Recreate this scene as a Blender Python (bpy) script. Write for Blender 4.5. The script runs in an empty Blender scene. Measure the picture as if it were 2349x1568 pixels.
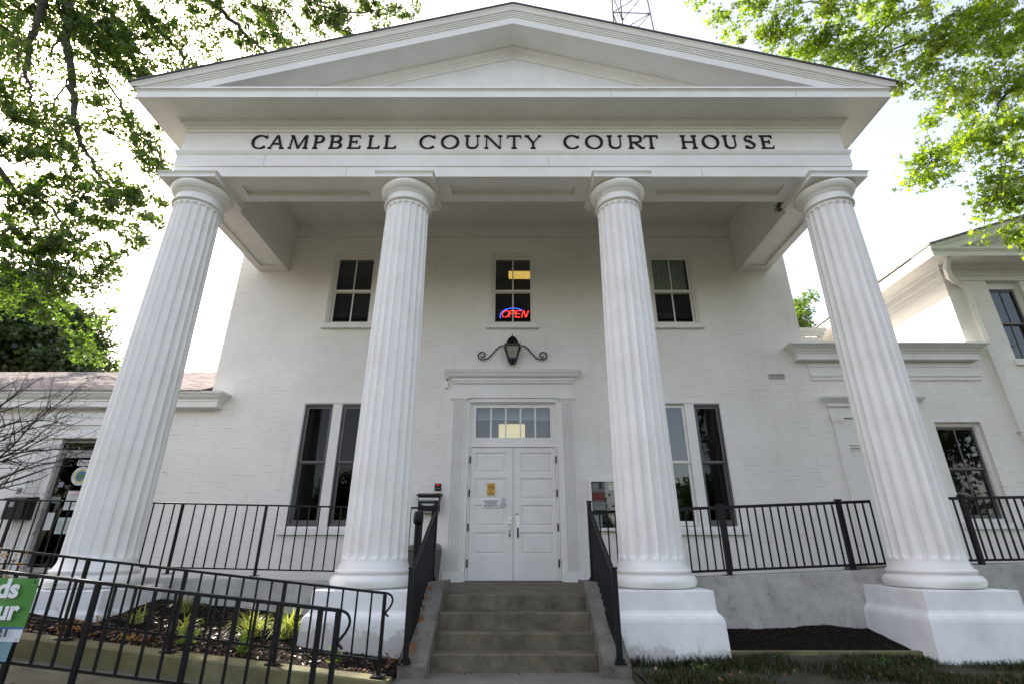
import bpy, bmesh, math, random
import numpy as np
from mathutils import Vector, Matrix
R = math.radians
SC = bpy.context.scene
COL = SC.collection
rnd = random.Random(7)
# ------------------------------------------------------------------ camera
cam = bpy.data.objects.new("camera", bpy.data.cameras.new("camera"))
COL.objects.link(cam)
cam.location = (0, 0, 1.3)
cam.rotation_euler = (R(90 + 22.1), 0, 0)
cam.data.sensor_width = 36
cam.data.lens = 36 * 1161 / 2349
cam.data.shift_x = -0.00106
cam.data.clip_start = 0.05
cam.data.clip_end = 3000
SC.camera = cam
# ------------------------------------------------------------------ sky, sun, exposure
SUN = Vector((-.76, .63, .86)).normalized()          # direction towards the sun
world = bpy.data.worlds.new("World"); SC.world = world; world.use_nodes = True
nt = world.node_tree
bg = nt.nodes['Background']
sky = nt.nodes.new('ShaderNodeTexSky'); sky.sky_type = 'NISHITA'; sky.sun_disc = False
sky.sun_elevation = math.asin(SUN.z)
sky.sun_rotation = math.atan2(SUN.x, SUN.y)
sky.air_density = 1.0; sky.dust_density = 2.5; sky.ozone_density = 1.0
hs = nt.nodes.new('ShaderNodeHueSaturation'); hs.inputs['Saturation'].default_value = .80; nt.links.new(sky.outputs[0], hs.inputs['Color'])
tn = nt.nodes.new('ShaderNodeMix'); tn.data_type = 'RGBA'; tn.blend_type = 'MULTIPLY'; tn.inputs[0].default_value = 1; tn.inputs[7].default_value = (1.18, 1.03, .92, 1)   # thin bright haze
nt.links.new(hs.outputs[0], tn.inputs[6]); nt.links.new(tn.outputs[2], bg.inputs[0]); bg.inputs[1].default_value = 0.15
sl = bpy.data.lights.new('sun', 'SUN'); sl.energy = 4.0; sl.angle = R(.53); sl.color = (1, .95, .86)
so = bpy.data.objects.new('sun', sl); COL.objects.link(so); so.location = (-10, 20, 30)
so.rotation_euler = (-SUN).to_track_quat('-Z', 'Y').to_euler()
SC.view_settings.view_transform = 'Standard'; SC.view_settings.look = 'None'
SC.view_settings.gamma = 1; SC.view_settings.exposure = 1.84
# ------------------------------------------------------------------ pixel helper (2349x1568 layout of the photograph, at a real depth)
_F = 1161.; _P = R(22.1)
def at(x, y, Y):
    e = math.atan((784 - y) / _F) + _P
    Z = Y * math.tan(e); zc = Y * math.cos(_P) + Z * math.sin(_P)
    return Vector(((x - 1177) * zc / _F, Y, Z + 1.3))
# ------------------------------------------------------------------ materials
def mat(name):
    m = bpy.data.materials.new(name); m.use_nodes = True
    return m, m.node_tree, m.node_tree.nodes['Principled BSDF']
def N(nt, t, **k):
    n = nt.nodes.new(t)
    for a, b in k.items(): setattr(n, a, b)
    return n
def coords(nt, scale=(1, 1, 1), rot=(0, 0, 0)):
    tc = N(nt, 'ShaderNodeTexCoord'); g = N(nt, 'ShaderNodeNewGeometry'); mp = N(nt, 'ShaderNodeMapping')
    nt.links.new(g.outputs['Position'], mp.inputs[0])
    mp.inputs['Scale'].default_value = scale; mp.inputs['Rotation'].default_value = rot
    return mp.outputs[0]
def noise(nt, vec, scale, detail=4, rough=.55):
    n = N(nt, 'ShaderNodeTexNoise'); nt.links.new(vec, n.inputs['Vector'])
    n.inputs['Scale'].default_value = scale; n.inputs['Detail'].default_value = detail; n.inputs['Roughness'].default_value = rough
    return n.outputs['Fac']
def ramp(nt, fac, stops):
    r = N(nt, 'ShaderNodeValToRGB'); nt.links.new(fac, r.inputs[0])
    e = r.color_ramp.elements
    while len(e) < len(stops): e.new(.5)
    for i, (p, c) in enumerate(stops):
        e[i].position = p; e[i].color = (*c, 1) if len(c) == 3 else c
    return r.outputs[0]
def mix(nt, a, b, fac, mode='MIX'):
    n = N(nt, 'ShaderNodeMix', data_type='RGBA', blend_type=mode)
    for s, v in ((0, fac), (6, a), (7, b)):
        if isinstance(v, (int, float)): n.inputs[s].default_value = v
        elif isinstance(v, tuple): n.inputs[s].default_value = (*v, 1)
        else: nt.links.new(v, n.inputs[s])
    return n.outputs[2]
def bump(nt, bsdf, h, strength=.3, dist=.01, prev=None):
    b = N(nt, 'ShaderNodeBump'); b.inputs['Strength'].default_value = strength; b.inputs['Distance'].default_value = dist
    nt.links.new(h, b.inputs['Height'])
    if prev: nt.links.new(prev, b.inputs['Normal'])
    nt.links.new(b.outputs[0], bsdf.inputs['Normal']); return b.outputs[0]
def g3(v): return (v, v, v)
def simple(name, col, rough=.6, metal=0, nscale=0, namt=.1, bscale=0, bstr=.2, spec=.5):
    m, nt, b = mat(name)
    b.inputs['Roughness'].default_value = rough; b.inputs['Metallic'].default_value = metal
    b.inputs['Specular IOR Level'].default_value = spec
    if nscale:
        v = coords(nt); f = noise(nt, v, nscale, 5)
        c = ramp(nt, f, [(.3, tuple(x * (1 - namt) for x in col)), (.7, tuple(min(1, x * (1 + namt)) for x in col))])
        nt.links.new(c, b.inputs['Base Color'])
    else: b.inputs['Base Color'].default_value = (*col, 1)
    if bscale:
        bump(nt, b, noise(nt, coords(nt), bscale, 3), bstr, .004)
    return m
def emit(name, col, s):
    m = bpy.data.materials.new(name); m.use_nodes = True; nt = m.node_tree; nt.nodes.clear()
    e = N(nt, 'ShaderNodeEmission'); e.inputs[0].default_value = (*col, 1); e.inputs[1].default_value = s
    o = N(nt, 'ShaderNodeOutputMaterial'); nt.links.new(e.outputs[0], o.inputs[0]); return m
def trim_paint():
    m, nt, b = mat('white_trim_paint')
    v = coords(nt); f = noise(nt, v, 2.2, 6, .6)
    c = ramp(nt, f, [(.3, (.73, .71, .665)), (.6, (.79, .775, .74))])
    v2 = coords(nt, (14, 14, .8)); f2 = noise(nt, v2, 1.0, 5, .7)      # faint drip marks
    c2 = ramp(nt, f2, [(.60, g3(1)), (.85, (.86, .84, .79))])
    c = mix(nt, c, c2, .35, 'MULTIPLY')
    v3 = coords(nt); f3 = noise(nt, v3, 28, 3); spk = ramp(nt, f3, [(.73, g3(1)), (.78, (.5, .47, .4))])
    c = mix(nt, c, spk, .5, 'MULTIPLY')
    nt.links.new(c, b.inputs['Base Color']); b.inputs['Roughness'].default_value = .45
    bump(nt, b, noise(nt, coords(nt), 5, 4), .08, .01)
    return m
def brick_paint():
    m, nt, b = mat('white_painted_brick')
    g = N(nt, 'ShaderNodeNewGeometry'); sx = N(nt, 'ShaderNodeSeparateXYZ'); nt.links.new(g.outputs['Position'], sx.inputs[0])
    ad = N(nt, 'ShaderNodeMath', operation='ADD'); nt.links.new(sx.outputs[0], ad.inputs[0]); nt.links.new(sx.outputs[1], ad.inputs[1])
    cx = N(nt, 'ShaderNodeCombineXYZ'); nt.links.new(ad.outputs[0], cx.inputs[0])
    wob = noise(nt, coords(nt), 1.4, 4)                                  # mortar joints wander a little
    wm = N(nt, 'ShaderNodeMath', operation='MULTIPLY_ADD'); nt.links.new(wob, wm.inputs[0]); wm.inputs[1].default_value = .035
    nt.links.new(sx.outputs[2], wm.inputs[2]); nt.links.new(wm.outputs[0], cx.inputs[1])
    br = N(nt, 'ShaderNodeTexBrick'); nt.links.new(cx.outputs[0], br.inputs[0])
    for k, v in (('Scale', 1), ('Mortar Size', .006), ('Mortar Smooth', .6), ('Brick Width', .205), ('Row Height', .068), ('Bias', 0)): br.inputs[k].default_value = v
    mort = br.outputs['Fac']
    f = noise(nt, coords(nt), 1.1, 6, .6)
    c = ramp(nt, f, [(.3, (.755, .73, .675)), (.65, (.83, .805, .755))])
    # worn joints: short horizontal dark dashes where the paint has opened
    m2 = N(nt, 'ShaderNodeMapping'); m2.inputs['Scale'].default_value = (1.5, 16, 1); nt.links.new(cx.outputs[0], m2.inputs[0])
    gap = ramp(nt, noise(nt, m2.outputs[0], 1.9, 5, .6), [(.54, g3(0)), (.66, g3(.75))])
    mm = N(nt, 'ShaderNodeMath', operation='MULTIPLY'); nt.links.new(mort, mm.inputs[0]); nt.links.new(gap, mm.inputs[1])
    c = mix(nt, c, (.38, .36, .315), mm.outputs[0])
    st = ramp(nt, noise(nt, coords(nt, (5, 5, .5)), 1.2, 5, .6), [(.58, g3(1)), (.78, (.82, .81, .76))])
    c = mix(nt, c, st, .6, 'MULTIPLY')
    spk = ramp(nt, noise(nt, coords(nt), 9, 2), [(.80, g3(1)), (.815, (.35, .33, .3))])
    c = mix(nt, c, spk, .6, 'MULTIPLY')
    nt.links.new(c, b.inputs['Base Color']); b.inputs['Roughness'].default_value = .55
    inv = N(nt, 'ShaderNodeMath', operation='SUBTRACT'); inv.inputs[0].default_value = 1; nt.links.new(mort, inv.inputs[1])
    p = bump(nt, b, inv.outputs[0], .16, .004)
    m3 = N(nt, 'ShaderNodeMapping'); m3.inputs['Scale'].default_value = (3, 14, 1); nt.links.new(cx.outputs[0], m3.inputs[0])
    bump(nt, b, noise(nt, m3.outputs[0], 1.3, 6, .65), .6, .016, p)
    return m
def stucco():
    m, nt, b = mat('white_plinth_stucco')
    f = noise(nt, coords(nt), 2.6, 7, .65)
    c = ramp(nt, f, [(.3, (.66, .66, .65)), (.62, (.80, .80, .79))])
    # mud splashed up from the soil: own outline
    g = N(nt, 'ShaderNodeNewGeometry'); sx = N(nt, 'ShaderNodeSeparateXYZ'); nt.links.new(g.outputs['Position'], sx.inputs[0])
    sub = N(nt, 'ShaderNodeMath', operation='MULTIPLY_ADD'); nt.links.new(sx.outputs[0], sub.inputs[0]); sub.inputs[1].default_value = .048; nt.links.new(sx.outputs[2], sub.inputs[2])
    nz = noise(nt, coords(nt), 7, 9, .75)
    s2 = N(nt, 'ShaderNodeMath', operation='MULTIPLY_ADD'); nt.links.new(nz, s2.inputs[0]); s2.inputs[1].default_value = -.55; nt.links.new(sub.outputs[0], s2.inputs[2])
    mud = ramp(nt, s2.outputs[0], [(.0, g3(.5)), (.02, g3(.22)), (.06, g3(0))])
    c = mix(nt, c, (.24, .22, .17), mud)
    crk = ramp(nt, noise(nt, coords(nt), 13, 8, .75), [(.66, g3(1)), (.72, (.45, .44, .42))])
    c = mix(nt, c, crk, .5, 'MULTIPLY')
    nt.links.new(c, b.inputs['Base Color']); b.inputs['Roughness'].default_value = .7
    bump(nt, b, noise(nt, coords(nt), 9, 6, .6), .35, .01)
    return m
def concrete(name, dark, light, moss=None, scale=3):
    m, nt, b = mat(name)
    f = noise(nt, coords(nt), scale, 8, .7)
    c = ramp(nt, f, [(.3, dark), (.68, light)])
    sp = ramp(nt, noise(nt, coords(nt), 60, 2), [(.66, g3(1)), (.76, (1.5, 1.5, 1.4))])
    c = mix(nt, c, sp, .8, 'MULTIPLY')
    dk = ramp(nt, noise(nt, coords(nt), 7, 8, .75), [(.56, g3(1)), (.72, (.42, .40, .36))])
    c = mix(nt, c, dk, .8, 'MULTIPLY')
    vs = ramp(nt, noise(nt, coords(nt, (4, 4, .6)), 1.5, 5, .6), [(.5, g3(1)), (.75, (.66, .65, .60))])
    c = mix(nt, c, vs, .6, 'MULTIPLY')
    if moss:
        mk = ramp(nt, noise(nt, coords(nt), 1.3, 6, .65), [(.42, g3(0)), (.6, g3(.85))]); c = mix(nt, c, moss, mk)
    nt.links.new(c, b.inputs['Base Color']); b.inputs['Roughness'].default_value = .85
    bump(nt, b, noise(nt, coords(nt), 22, 8, .7), .5, .01)
    return m
def glass(k=.85, tc=(.80, .83, .82)):
    m = bpy.data.materials.new('window_glass' if k > .5 else 'screened_window_glass'); m.use_nodes = True; nt = m.node_tree; nt.nodes.clear()
    t = N(nt, 'ShaderNodeBsdfTransparent'); t.inputs[0].default_value = (*tc, 1)
    g = N(nt, 'ShaderNodeBsdfGlossy'); g.inputs['Roughness'].default_value = .0; g.inputs[0].default_value = (.95, .97, 1, 1)
    fr = N(nt, 'ShaderNodeFresnel'); fr.inputs[0].default_value = 1.5
    bp = N(nt, 'ShaderNodeBump'); bp.inputs['Strength'].default_value = .012; bp.inputs['Distance'].default_value = .02
    nt.links.new(noise(nt, coords(nt), 3, 2), bp.inputs['Height']); nt.links.new(bp.outputs[0], g.inputs['Normal'])
    mx = N(nt, 'ShaderNodeMixShader'); ad = N(nt, 'ShaderNodeMath', operation='MULTIPLY_ADD'); nt.links.new(fr.outputs[0], ad.inputs[0]); ad.inputs[1].default_value = k; ad.inputs[2].default_value = .01
    nt.links.new(ad.outputs[0], mx.inputs[0]); nt.links.new(t.outputs[0], mx.inputs[1]); nt.links.new(g.outputs[0], mx.inputs[2])
    o = N(nt, 'ShaderNodeOutputMaterial'); nt.links.new(mx.outputs[0], o.inputs[0]); return m
def leafmat(name, c1, c2, tr=.5, tint=1.7):
    m = bpy.data.materials.new(name); m.use_nodes = True; nt = m.node_tree; nt.nodes.clear()
    g = N(nt, 'ShaderNodeNewGeometry')
    c = ramp(nt, g.outputs['Random Per Island'], [(0, c1), (.75, c2), (1, tuple(min(1, x * 1.3) for x in c2))])
    big = ramp(nt, noise(nt, coords(nt), .9, 2), [(.35, g3(.75)), (.65, g3(1.25))])
    c = mix(nt, c, big, 1.0, 'MULTIPLY')
    d = N(nt, 'ShaderNodeBsdfDiffuse'); nt.links.new(c, d.inputs[0])
    t = N(nt, 'ShaderNodeBsdfTranslucent'); c2_ = mix(nt, c, (tint * 1.15, tint * 1.2, tint * .35), 1, 'MULTIPLY'); nt.links.new(c2_, t.inputs[0])
    mx = N(nt, 'ShaderNodeMixShader'); mx.inputs[0].default_value = tr; nt.links.new(d.outputs[0], mx.inputs[1]); nt.links.new(t.outputs[0], mx.inputs[2])
    gl = N(nt, 'ShaderNodeBsdfGlossy'); gl.inputs['Roughness'].default_value = .35
    m2 = N(nt, 'ShaderNodeMixShader'); m2.inputs[0].default_value = .05; nt.links.new(mx.outputs[0], m2.inputs[1]); nt.links.new(gl.outputs[0], m2.inputs[2])
    o = N(nt, 'ShaderNodeOutputMaterial'); nt.links.new(m2.outputs[0], o.inputs[0]); return m
def shingles():
    m, nt, b = mat('tan_roof_shingles')
    g = N(nt, 'ShaderNodeNewGeometry'); sx = N(nt, 'ShaderNodeSeparateXYZ'); nt.links.new(g.outputs['Position'], sx.inputs[0])
    cx = N(nt, 'ShaderNodeCombineXYZ'); nt.links.new(sx.outputs[0], cx.inputs[0]); nt.links.new(sx.outputs[2], cx.inputs[1])
    br = N(nt, 'ShaderNodeTexBrick'); nt.links.new(cx.outputs[0], br.inputs[0])
    for k, v in (('Scale', 1), ('Mortar Size', .010), ('Mortar Smooth', .3), ('Brick Width', .3), ('Row Height', .062), ('Bias', 0)): br.inputs[k].default_value = v
    br.inputs['Color1'].default_value = (.36, .325, .31, 1); br.inputs['Color2'].default_value = (.26, .235, .226, 1); br.inputs['Mortar'].default_value = (.085, .072, .068, 1)
    c = mix(nt, br.outputs[0], ramp(nt, noise(nt, coords(nt), 4, 5), [(.3, g3(.8)), (.7, g3(1.2))]), 1, 'MULTIPLY')
    nt.links.new(c, b.inputs['Base Color']); b.inputs['Roughness'].default_value = 1; b.inputs['Specular IOR Level'].default_value = 0
    return m
TRIM = trim_paint(); BRICK = brick_paint(); STUC = stucco()
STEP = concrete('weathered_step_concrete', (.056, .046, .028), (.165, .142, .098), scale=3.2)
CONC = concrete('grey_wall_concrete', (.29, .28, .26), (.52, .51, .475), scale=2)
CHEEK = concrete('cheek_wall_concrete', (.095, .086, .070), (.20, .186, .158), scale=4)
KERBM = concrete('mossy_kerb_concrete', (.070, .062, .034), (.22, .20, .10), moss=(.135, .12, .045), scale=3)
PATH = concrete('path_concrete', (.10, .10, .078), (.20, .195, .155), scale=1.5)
BLACK = simple('black_iron_paint', (.007, .0075, .009), .42, 0, 6, .3, 40, .2, spec=.22)
MATTE = simple('black_satin_metal', (.009, .0095, .011), .36, 0, 8, .25, spec=.3)
LETTER = simple('black_letter_paint', (.006, .006, .006), .5, spec=.25)
DGREY = simple('dark_grey_sash', (.10, .10, .098), .4, 0, 5, .12)
GREY = simple('grey_metal', (.30, .30, .29), .45, .3, 10, .1)
STEEL = simple('brushed_steel', (.52, .52, .50), .35, .9, 30, .15)
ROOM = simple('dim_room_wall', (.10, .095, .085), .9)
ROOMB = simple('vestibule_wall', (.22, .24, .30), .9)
GLASS = glass(); SCREEN = glass(.14, (.55, .57, .56)); SHING = shingles()
ROOFM = simple('dark_roof_edge', (.07, .068, .075), .7, 0, 5, .3)
BARK = simple('tree_bark', (.050, .042, .034), .9, 0, 9, .4, 14, .9)
TWIG = simple('thorny_twig_bark', (.045, .036, .028), .85, 0, 30, .4)
CURT = simple('sheer_curtain', (.78, .79, .72), .9, 0, 12, .12)
BLIND = simple('pale_blind', (.62, .64, .72), .8)
GALV = simple('galvanised_steel', (.10, .095, .105), .5, .4, 2, .2)
PAPER = simple('white_paper', (.72, .73, .73), .7)
WSIGN = simple('white_sign_plate', (.78, .78, .77), .4)
YELLOW = simple('yellow_sign_plate', (.62, .40, .06), .45)
RED = simple('red_print', (.50, .04, .05), .5)
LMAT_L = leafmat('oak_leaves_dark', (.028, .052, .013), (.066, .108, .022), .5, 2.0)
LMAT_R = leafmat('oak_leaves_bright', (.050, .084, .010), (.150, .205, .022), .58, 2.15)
LMAT_D = leafmat('evergreen_leaves', (.018, .036, .014), (.038, .064, .020), .35, 1.5)
LMAT_F = leafmat('far_tree_leaves', (.06, .10, .02), (.11, .17, .03), .5, 1.7)
DRY = leafmat('dry_leaf', (.08, .035, .016), (.24, .12, .055), .3, 1.2)
BLADE = leafmat('strap_leaf', (.15, .19, .04), (.36, .37, .14), .4, 1.2)
LIME = leafmat('lime_leaf', (.09, .16, .03), (.17, .25, .05), .5, 1.3)
ORNG = leafmat('orange_leaf', (.18, .075, .02), (.40, .20, .06), .4, 1.2)
GRASSM = leafmat('lawn_blade', (.014, .022, .006), (.042, .052, .014), .35, 1.2)
# ------------------------------------------------------------------ mesh builder
class M:
    def __init__(s): s.v = []; s.f = []
    def add(s, vs, fs):
        n = len(s.v); s.v += [tuple(v) for v in vs]; s.f += [tuple(i + n for i in f) for f in fs]; return s
    def box(s, x0, x1, y0, y1, z0, z1):
        return s.add([(x0, y0, z0), (x1, y0, z0), (x1, y1, z0), (x0, y1, z0), (x0, y0, z1), (x1, y0, z1), (x1, y1, z1), (x0, y1, z1)],
                     [(0, 3, 2, 1), (4, 5, 6, 7), (0, 1, 5, 4), (1, 2, 6, 5), (2, 3, 7, 6), (3, 0, 4, 7)])
    def hexa(s, b, t):   # 4 bottom, 4 top points
        return s.add(list(b) + list(t), [(0, 3, 2, 1), (4, 5, 6, 7), (0, 1, 5, 4), (1, 2, 6, 5), (2, 3, 7, 6), (3, 0, 4, 7)])
    def prism(s, poly, axis, a, b):   # poly 2D, extruded along axis
        def P(p, t): return {'x': (t, p[0], p[1]), 'y': (p[0], t, p[1]), 'z': (p[0], p[1], t)}[axis]
        n = len(poly)
        return s.add([P(p, a) for p in poly] + [P(p, b) for p in poly],
                     [tuple(range(n)), tuple(range(2 * n - 1, n - 1, -1))] + [(i, (i + 1) % n, n + (i + 1) % n, n + i) for i in range(n)])
    def lathe(s, prof, cx, cy, n=48, cap=True):
        k = len(prof); vs = []
        for r, z in prof:
            for i in range(n):
                a = 2 * math.pi * i / n; vs.append((cx + r * math.cos(a), cy + r * math.sin(a), z))
        fs = [(j * n + i, j * n + (i + 1) % n, (j + 1) * n + (i + 1) % n, (j + 1) * n + i) for j in range(k - 1) for i in range(n)]
        if cap: fs += [tuple(range(n))[::-1], tuple(range((k - 1) * n, k * n))]
        return s.add(vs, fs)
    def tube(s, pts, rad, n=8, cap=True, flat=None):
        pts = [Vector(p) for p in pts]; k = len(pts)
        if not isinstance(rad, (list, tuple)): rad = [rad] * k
        vs = []; up = None
        for i, p in enumerate(pts):
            t = (pts[min(i + 1, k - 1)] - pts[max(i - 1, 0)])
            t = t.normalized() if t.length > 1e-9 else Vector((0, 0, 1))
            if up is None: up = Vector((0, 1, 0)) if abs(t.y) < .9 else Vector((1, 0, 0))
            u = (up - t * up.dot(t)).normalized(); w = t.cross(u); up = u
            for j in range(n):
                a = 2 * math.pi * (j + .5) / n
                vs.append(p + (u * math.cos(a) * (flat or 1) + w * math.sin(a)) * rad[i])
        fs = [(i * n + j, i * n + (j + 1) % n, (i + 1) * n + (j + 1) % n, (i + 1) * n + j) for i in range(k - 1) for j in range(n)]
        if cap: fs += [tuple(range(n))[::-1], tuple(range((k - 1) * n, k * n))]
        return s.add(vs, fs)
    def bar(s, a, b, w, d=None):     # square bar between two points (roughly vertical or horizontal)
        a = Vector(a); b = Vector(b); d = d or w; t = (b - a).normalized()
        u = Vector((0, 1, 0)); u = (u - t * u.dot(t)); u = u.normalized() if u.length > .3 else Vector((1, 0, 0)); w_ = t.cross(u)
        q = [u * d / 2 * i + w_ * w / 2 * j for i, j in ((-1, -1), (1, -1), (1, 1), (-1, 1))]
        return s.hexa([a + x for x in q], [b + x for x in q])
    def ring(s, x0, x1, z0, z1, w, y0, y1, wt=None, wb=None):
        wt = wt or w; wb = wb or w
        s.box(x0, x0 + w, y0, y1, z0, z1); s.box(x1 - w, x1, y0, y1, z0, z1)
        s.box(x0 + w, x1 - w, y0, y1, z1 - wt, z1); s.box(x0 + w, x1 - w, y0, y1, z0, z0 + wb); return s
    def holes(s, x0, x1, z0, z1, y, th, hs):
        xs = sorted({x0, x1, *[h[0] for h in hs], *[h[1] for h in hs]}); zs = sorted({z0, z1, *[h[2] for h in hs], *[h[3] for h in hs]})
        def inh(a, b): return any(h[0] < a < h[1] and h[2] < b < h[3] for h in hs)
        ix = {}
        def V(i, j, k):
            if (i, j, k) not in ix: ix[(i, j, k)] = len(s.v); s.v.append((xs[i], y if k == 0 else y + th, zs[j]))
            return ix[(i, j, k)]
        nx, nz = len(xs) - 1, len(zs) - 1
        sol = [[not inh((xs[i] + xs[i + 1]) / 2, (zs[j] + zs[j + 1]) / 2) for j in range(nz)] for i in range(nx)]
        for i in range(nx):
            for j in range(nz):
                if not sol[i][j]: continue
                s.f.append((V(i, j, 0), V(i + 1, j, 0), V(i + 1, j + 1, 0), V(i, j + 1, 0)))
                s.f.append((V(i, j, 1), V(i, j + 1, 1), V(i + 1, j + 1, 1), V(i + 1, j, 1)))
                for di, dj, a, b in ((-1, 0, (i, j), (i, j + 1)), (1, 0, (i + 1, j + 1), (i + 1, j)), (0, -1, (i + 1, j), (i, j)), (0, 1, (i, j + 1), (i + 1, j + 1))):
                    ii, jj = i + di, j + dj
                    if not (0 <= ii < nx and 0 <= jj < nz and sol[ii][jj]):
                        s.f.append((V(*a, 0), V(*b, 0), V(*b, 1), V(*a, 1)))
        return s
    def sweep(s, path, prof, closed=False, cap=True):
        P = [Vector((p[0], p[1])) for p in path]; n = len(P); vs = []
        for i, p in enumerate(P):
            d1 = (P[i] - P[i - 1]).normalized() if (i > 0 or closed) else (P[1] - P[0]).normalized()
            d2 = (P[(i + 1) % n] - P[i]).normalized() if (i < n - 1 or closed) else d1
            n1 = Vector((d1.y, -d1.x)); n2 = Vector((d2.y, -d2.x)); m = (n1 + n2) / (1 + n1.dot(n2))
            for o, z in prof: vs.append((p.x + m.x * o, p.y + m.y * o, z))
        k = len(prof); fs = []
        for i in range(n if closed else n - 1):
            for j in range(k - 1):
                a = i * k + j; b = ((i + 1) % n) * k + j; fs.append((a, b, b + 1, a + 1))
        if cap and not closed: fs += [tuple(range(k)), tuple(range((n - 1) * k, n * k))[::-1]]
        return s.add(vs, fs)
    def build(s, name, m, parent=None, smooth=False, bev=0, origin=None):
        o0 = Vector(parent['_o']) if parent is not None else Vector(origin or (0, 0, 0))
        me = bpy.data.meshes.new(name)
        me.from_pydata([tuple(Vector(v) - o0) for v in s.v], [], s.f)
        if smooth:
            me.polygons.foreach_set('use_smooth', [True] * len(me.polygons))
        me.validate(); me.update()
        if isinstance(m, (list, tuple)):
            for q in m: me.materials.append(q)
        else: me.materials.append(m)
        o = bpy.data.objects.new(name, me); COL.objects.link(o)
        if smooth == 'auto':
            me.set_sharp_from_angle(angle=R(35))
        if bev:
            b = o.modifiers.new('bevel', 'BEVEL'); b.width = bev; b.segments = 2; b.limit_method = 'ANGLE'; b.angle_limit = R(40)
        if parent is not None: o.parent = parent
        else: o.location = o0
        o['_o'] = tuple(o0)
        return o
def thing(name, label, cat, loc=(0, 0, 0), group=None):
    o = bpy.data.objects.new(name, None); COL.objects.link(o); o.location = loc; o.empty_display_size = .2
    o['_o'] = tuple(loc); o['label'] = label; o['category'] = cat
    if group: o['group'] = group
    return o
def tag(o, label=None, cat=None, group=None, kind=None):
    for k, v in (('label', label), ('category', cat), ('group', group), ('kind', kind)):
        if v: o[k] = v
    return o
def dup(o, dx, parent=None):
    c = o.copy(); COL.objects.link(c)
    if parent is not None: c.parent = parent
    c.location = Vector(o.location) + Vector(dx); c['_o'] = tuple(Vector(o['_o']) + Vector(dx))
    for ch in list(o.children):
        d = ch.copy(); COL.objects.link(d); d.parent = c
        for g in list(ch.children):
            e = g.copy(); COL.objects.link(e); e.parent = d
    return c
def text(s_, size, x, y, z, name, m, parent, depth=.002, w=None, bold=0, shear=0, space=1):
    cu = bpy.data.curves.new('t', 'FONT'); cu.body = s_; cu.size = size; cu.align_x = 'CENTER'; cu.align_y = 'CENTER'
    cu.extrude = depth / 2; cu.offset = bold; cu.shear = shear; cu.space_line = space
    o = bpy.data.objects.new('t', cu); COL.objects.link(o)
    bpy.context.view_layer.update()
    me = bpy.data.meshes.new_from_object(o.evaluated_get(bpy.context.evaluated_depsgraph_get()))
    COL.objects.unlink(o); bpy.data.objects.remove(o)
    xs = [v.co.x for v in me.vertices]; sx = 1
    if w and xs: sx = w / (max(xs) - min(xs))
    q = M(); q.v = [(x + v.co.x * sx, y - v.co.z, z + v.co.y) for v in me.vertices]; q.f = [tuple(p.vertices) for p in me.polygons]
    return q.build(name, m, parent)
# ------------------------------------------------------------------ windows
def window(parent, x0, x1, z0, z1, y, kind, sill=None):
    """opening x0..x1, z0..z1 in a wall whose face is at y"""
    if kind == 'upper':
        f = M().ring(x0 - .065, x1 + .065, z0, z1 + .065, .045, y - .032, y + .01, wb=.012)
        f.ring(x0 - .02, x1 + .02, z0, z1 + .02, .03, y - .018, y + .012, wb=.012)
        f.ring(x0, x1, z0, z1, .05, y + .012, y + .16, wb=.03)
        w = f.build('window', TRIM, parent)
        a0, a1 = x0 + .052, x1 - .052; zm = z0 + (z1 - z0) * .475
        up = M().ring(a0, a1, zm - .03, z1 - .052, .045, y + .045, y + .08, wt=.07, wb=.055)
        up.box((a0 + a1) / 2 - .014, (a0 + a1) / 2 + .014, y + .050, y + .075, zm + .026, z1 - .125)
        lo = M().ring(a0, a1, z0 + .032, zm + .01, .045, y + .085, y + .12, wb=.065, wt=.05)
        lo.box((a0 + a1) / 2 - .014, (a0 + a1) / 2 + .014, y + .090, y + .115, z0 + .098, zm - .042)
        up.build('sash', TRIM, w); lo.build('sash', TRIM, w)
        M().box(a0 + .04, a1 - .04, y + .060, y + .064, zm, z1 - .10).build('pane', GLASS, w)
        M().box(a0 + .04, a1 - .04, y + .100, y + .104, z0 + .07, zm - .02).build('pane', GLASS, w)
        M().box(x0 - .085, x1 + .085, y - .085, y + .02, z0 - .115, z0 - .002).build('sill', TRIM, w, bev=.004)
        return w
def sashset(w, a0, a1, z0, z1, y, m, muntin=False, zm=None, curtain=False):
    GL = GLASS if m is TRIM else SCREEN
    zm = zm or z0 + (z1 - z0) * .5
    up = M().ring(a0, a1, zm - .02, z1, .05, y, y + .035, wb=.045); lo = M().ring(a0, a1, z0, zm + .015, .05, y + .04, y + .075, wb=.085, wt=.05)
    if muntin:
        c = (a0 + a1) / 2; up.box(c - .014, c + .014, y + .004, y + .03, zm + .025, z1 - .05); lo.box(c - .014, c + .014, y + .045, y + .07, z0 + .085, zm - .035)
    up.build('sash', m, w); lo.build('sash', m, w)
    M().box(a0 + .04, a1 - .04, y + .015, y + .019, zm, z1 - .03).build('pane', GL, w)
    M().box(a0 + .04, a1 - .04, y + .055, y + .059, z0 + .05, zm - .01).build('pane', GL, w)
W = 10.36
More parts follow.
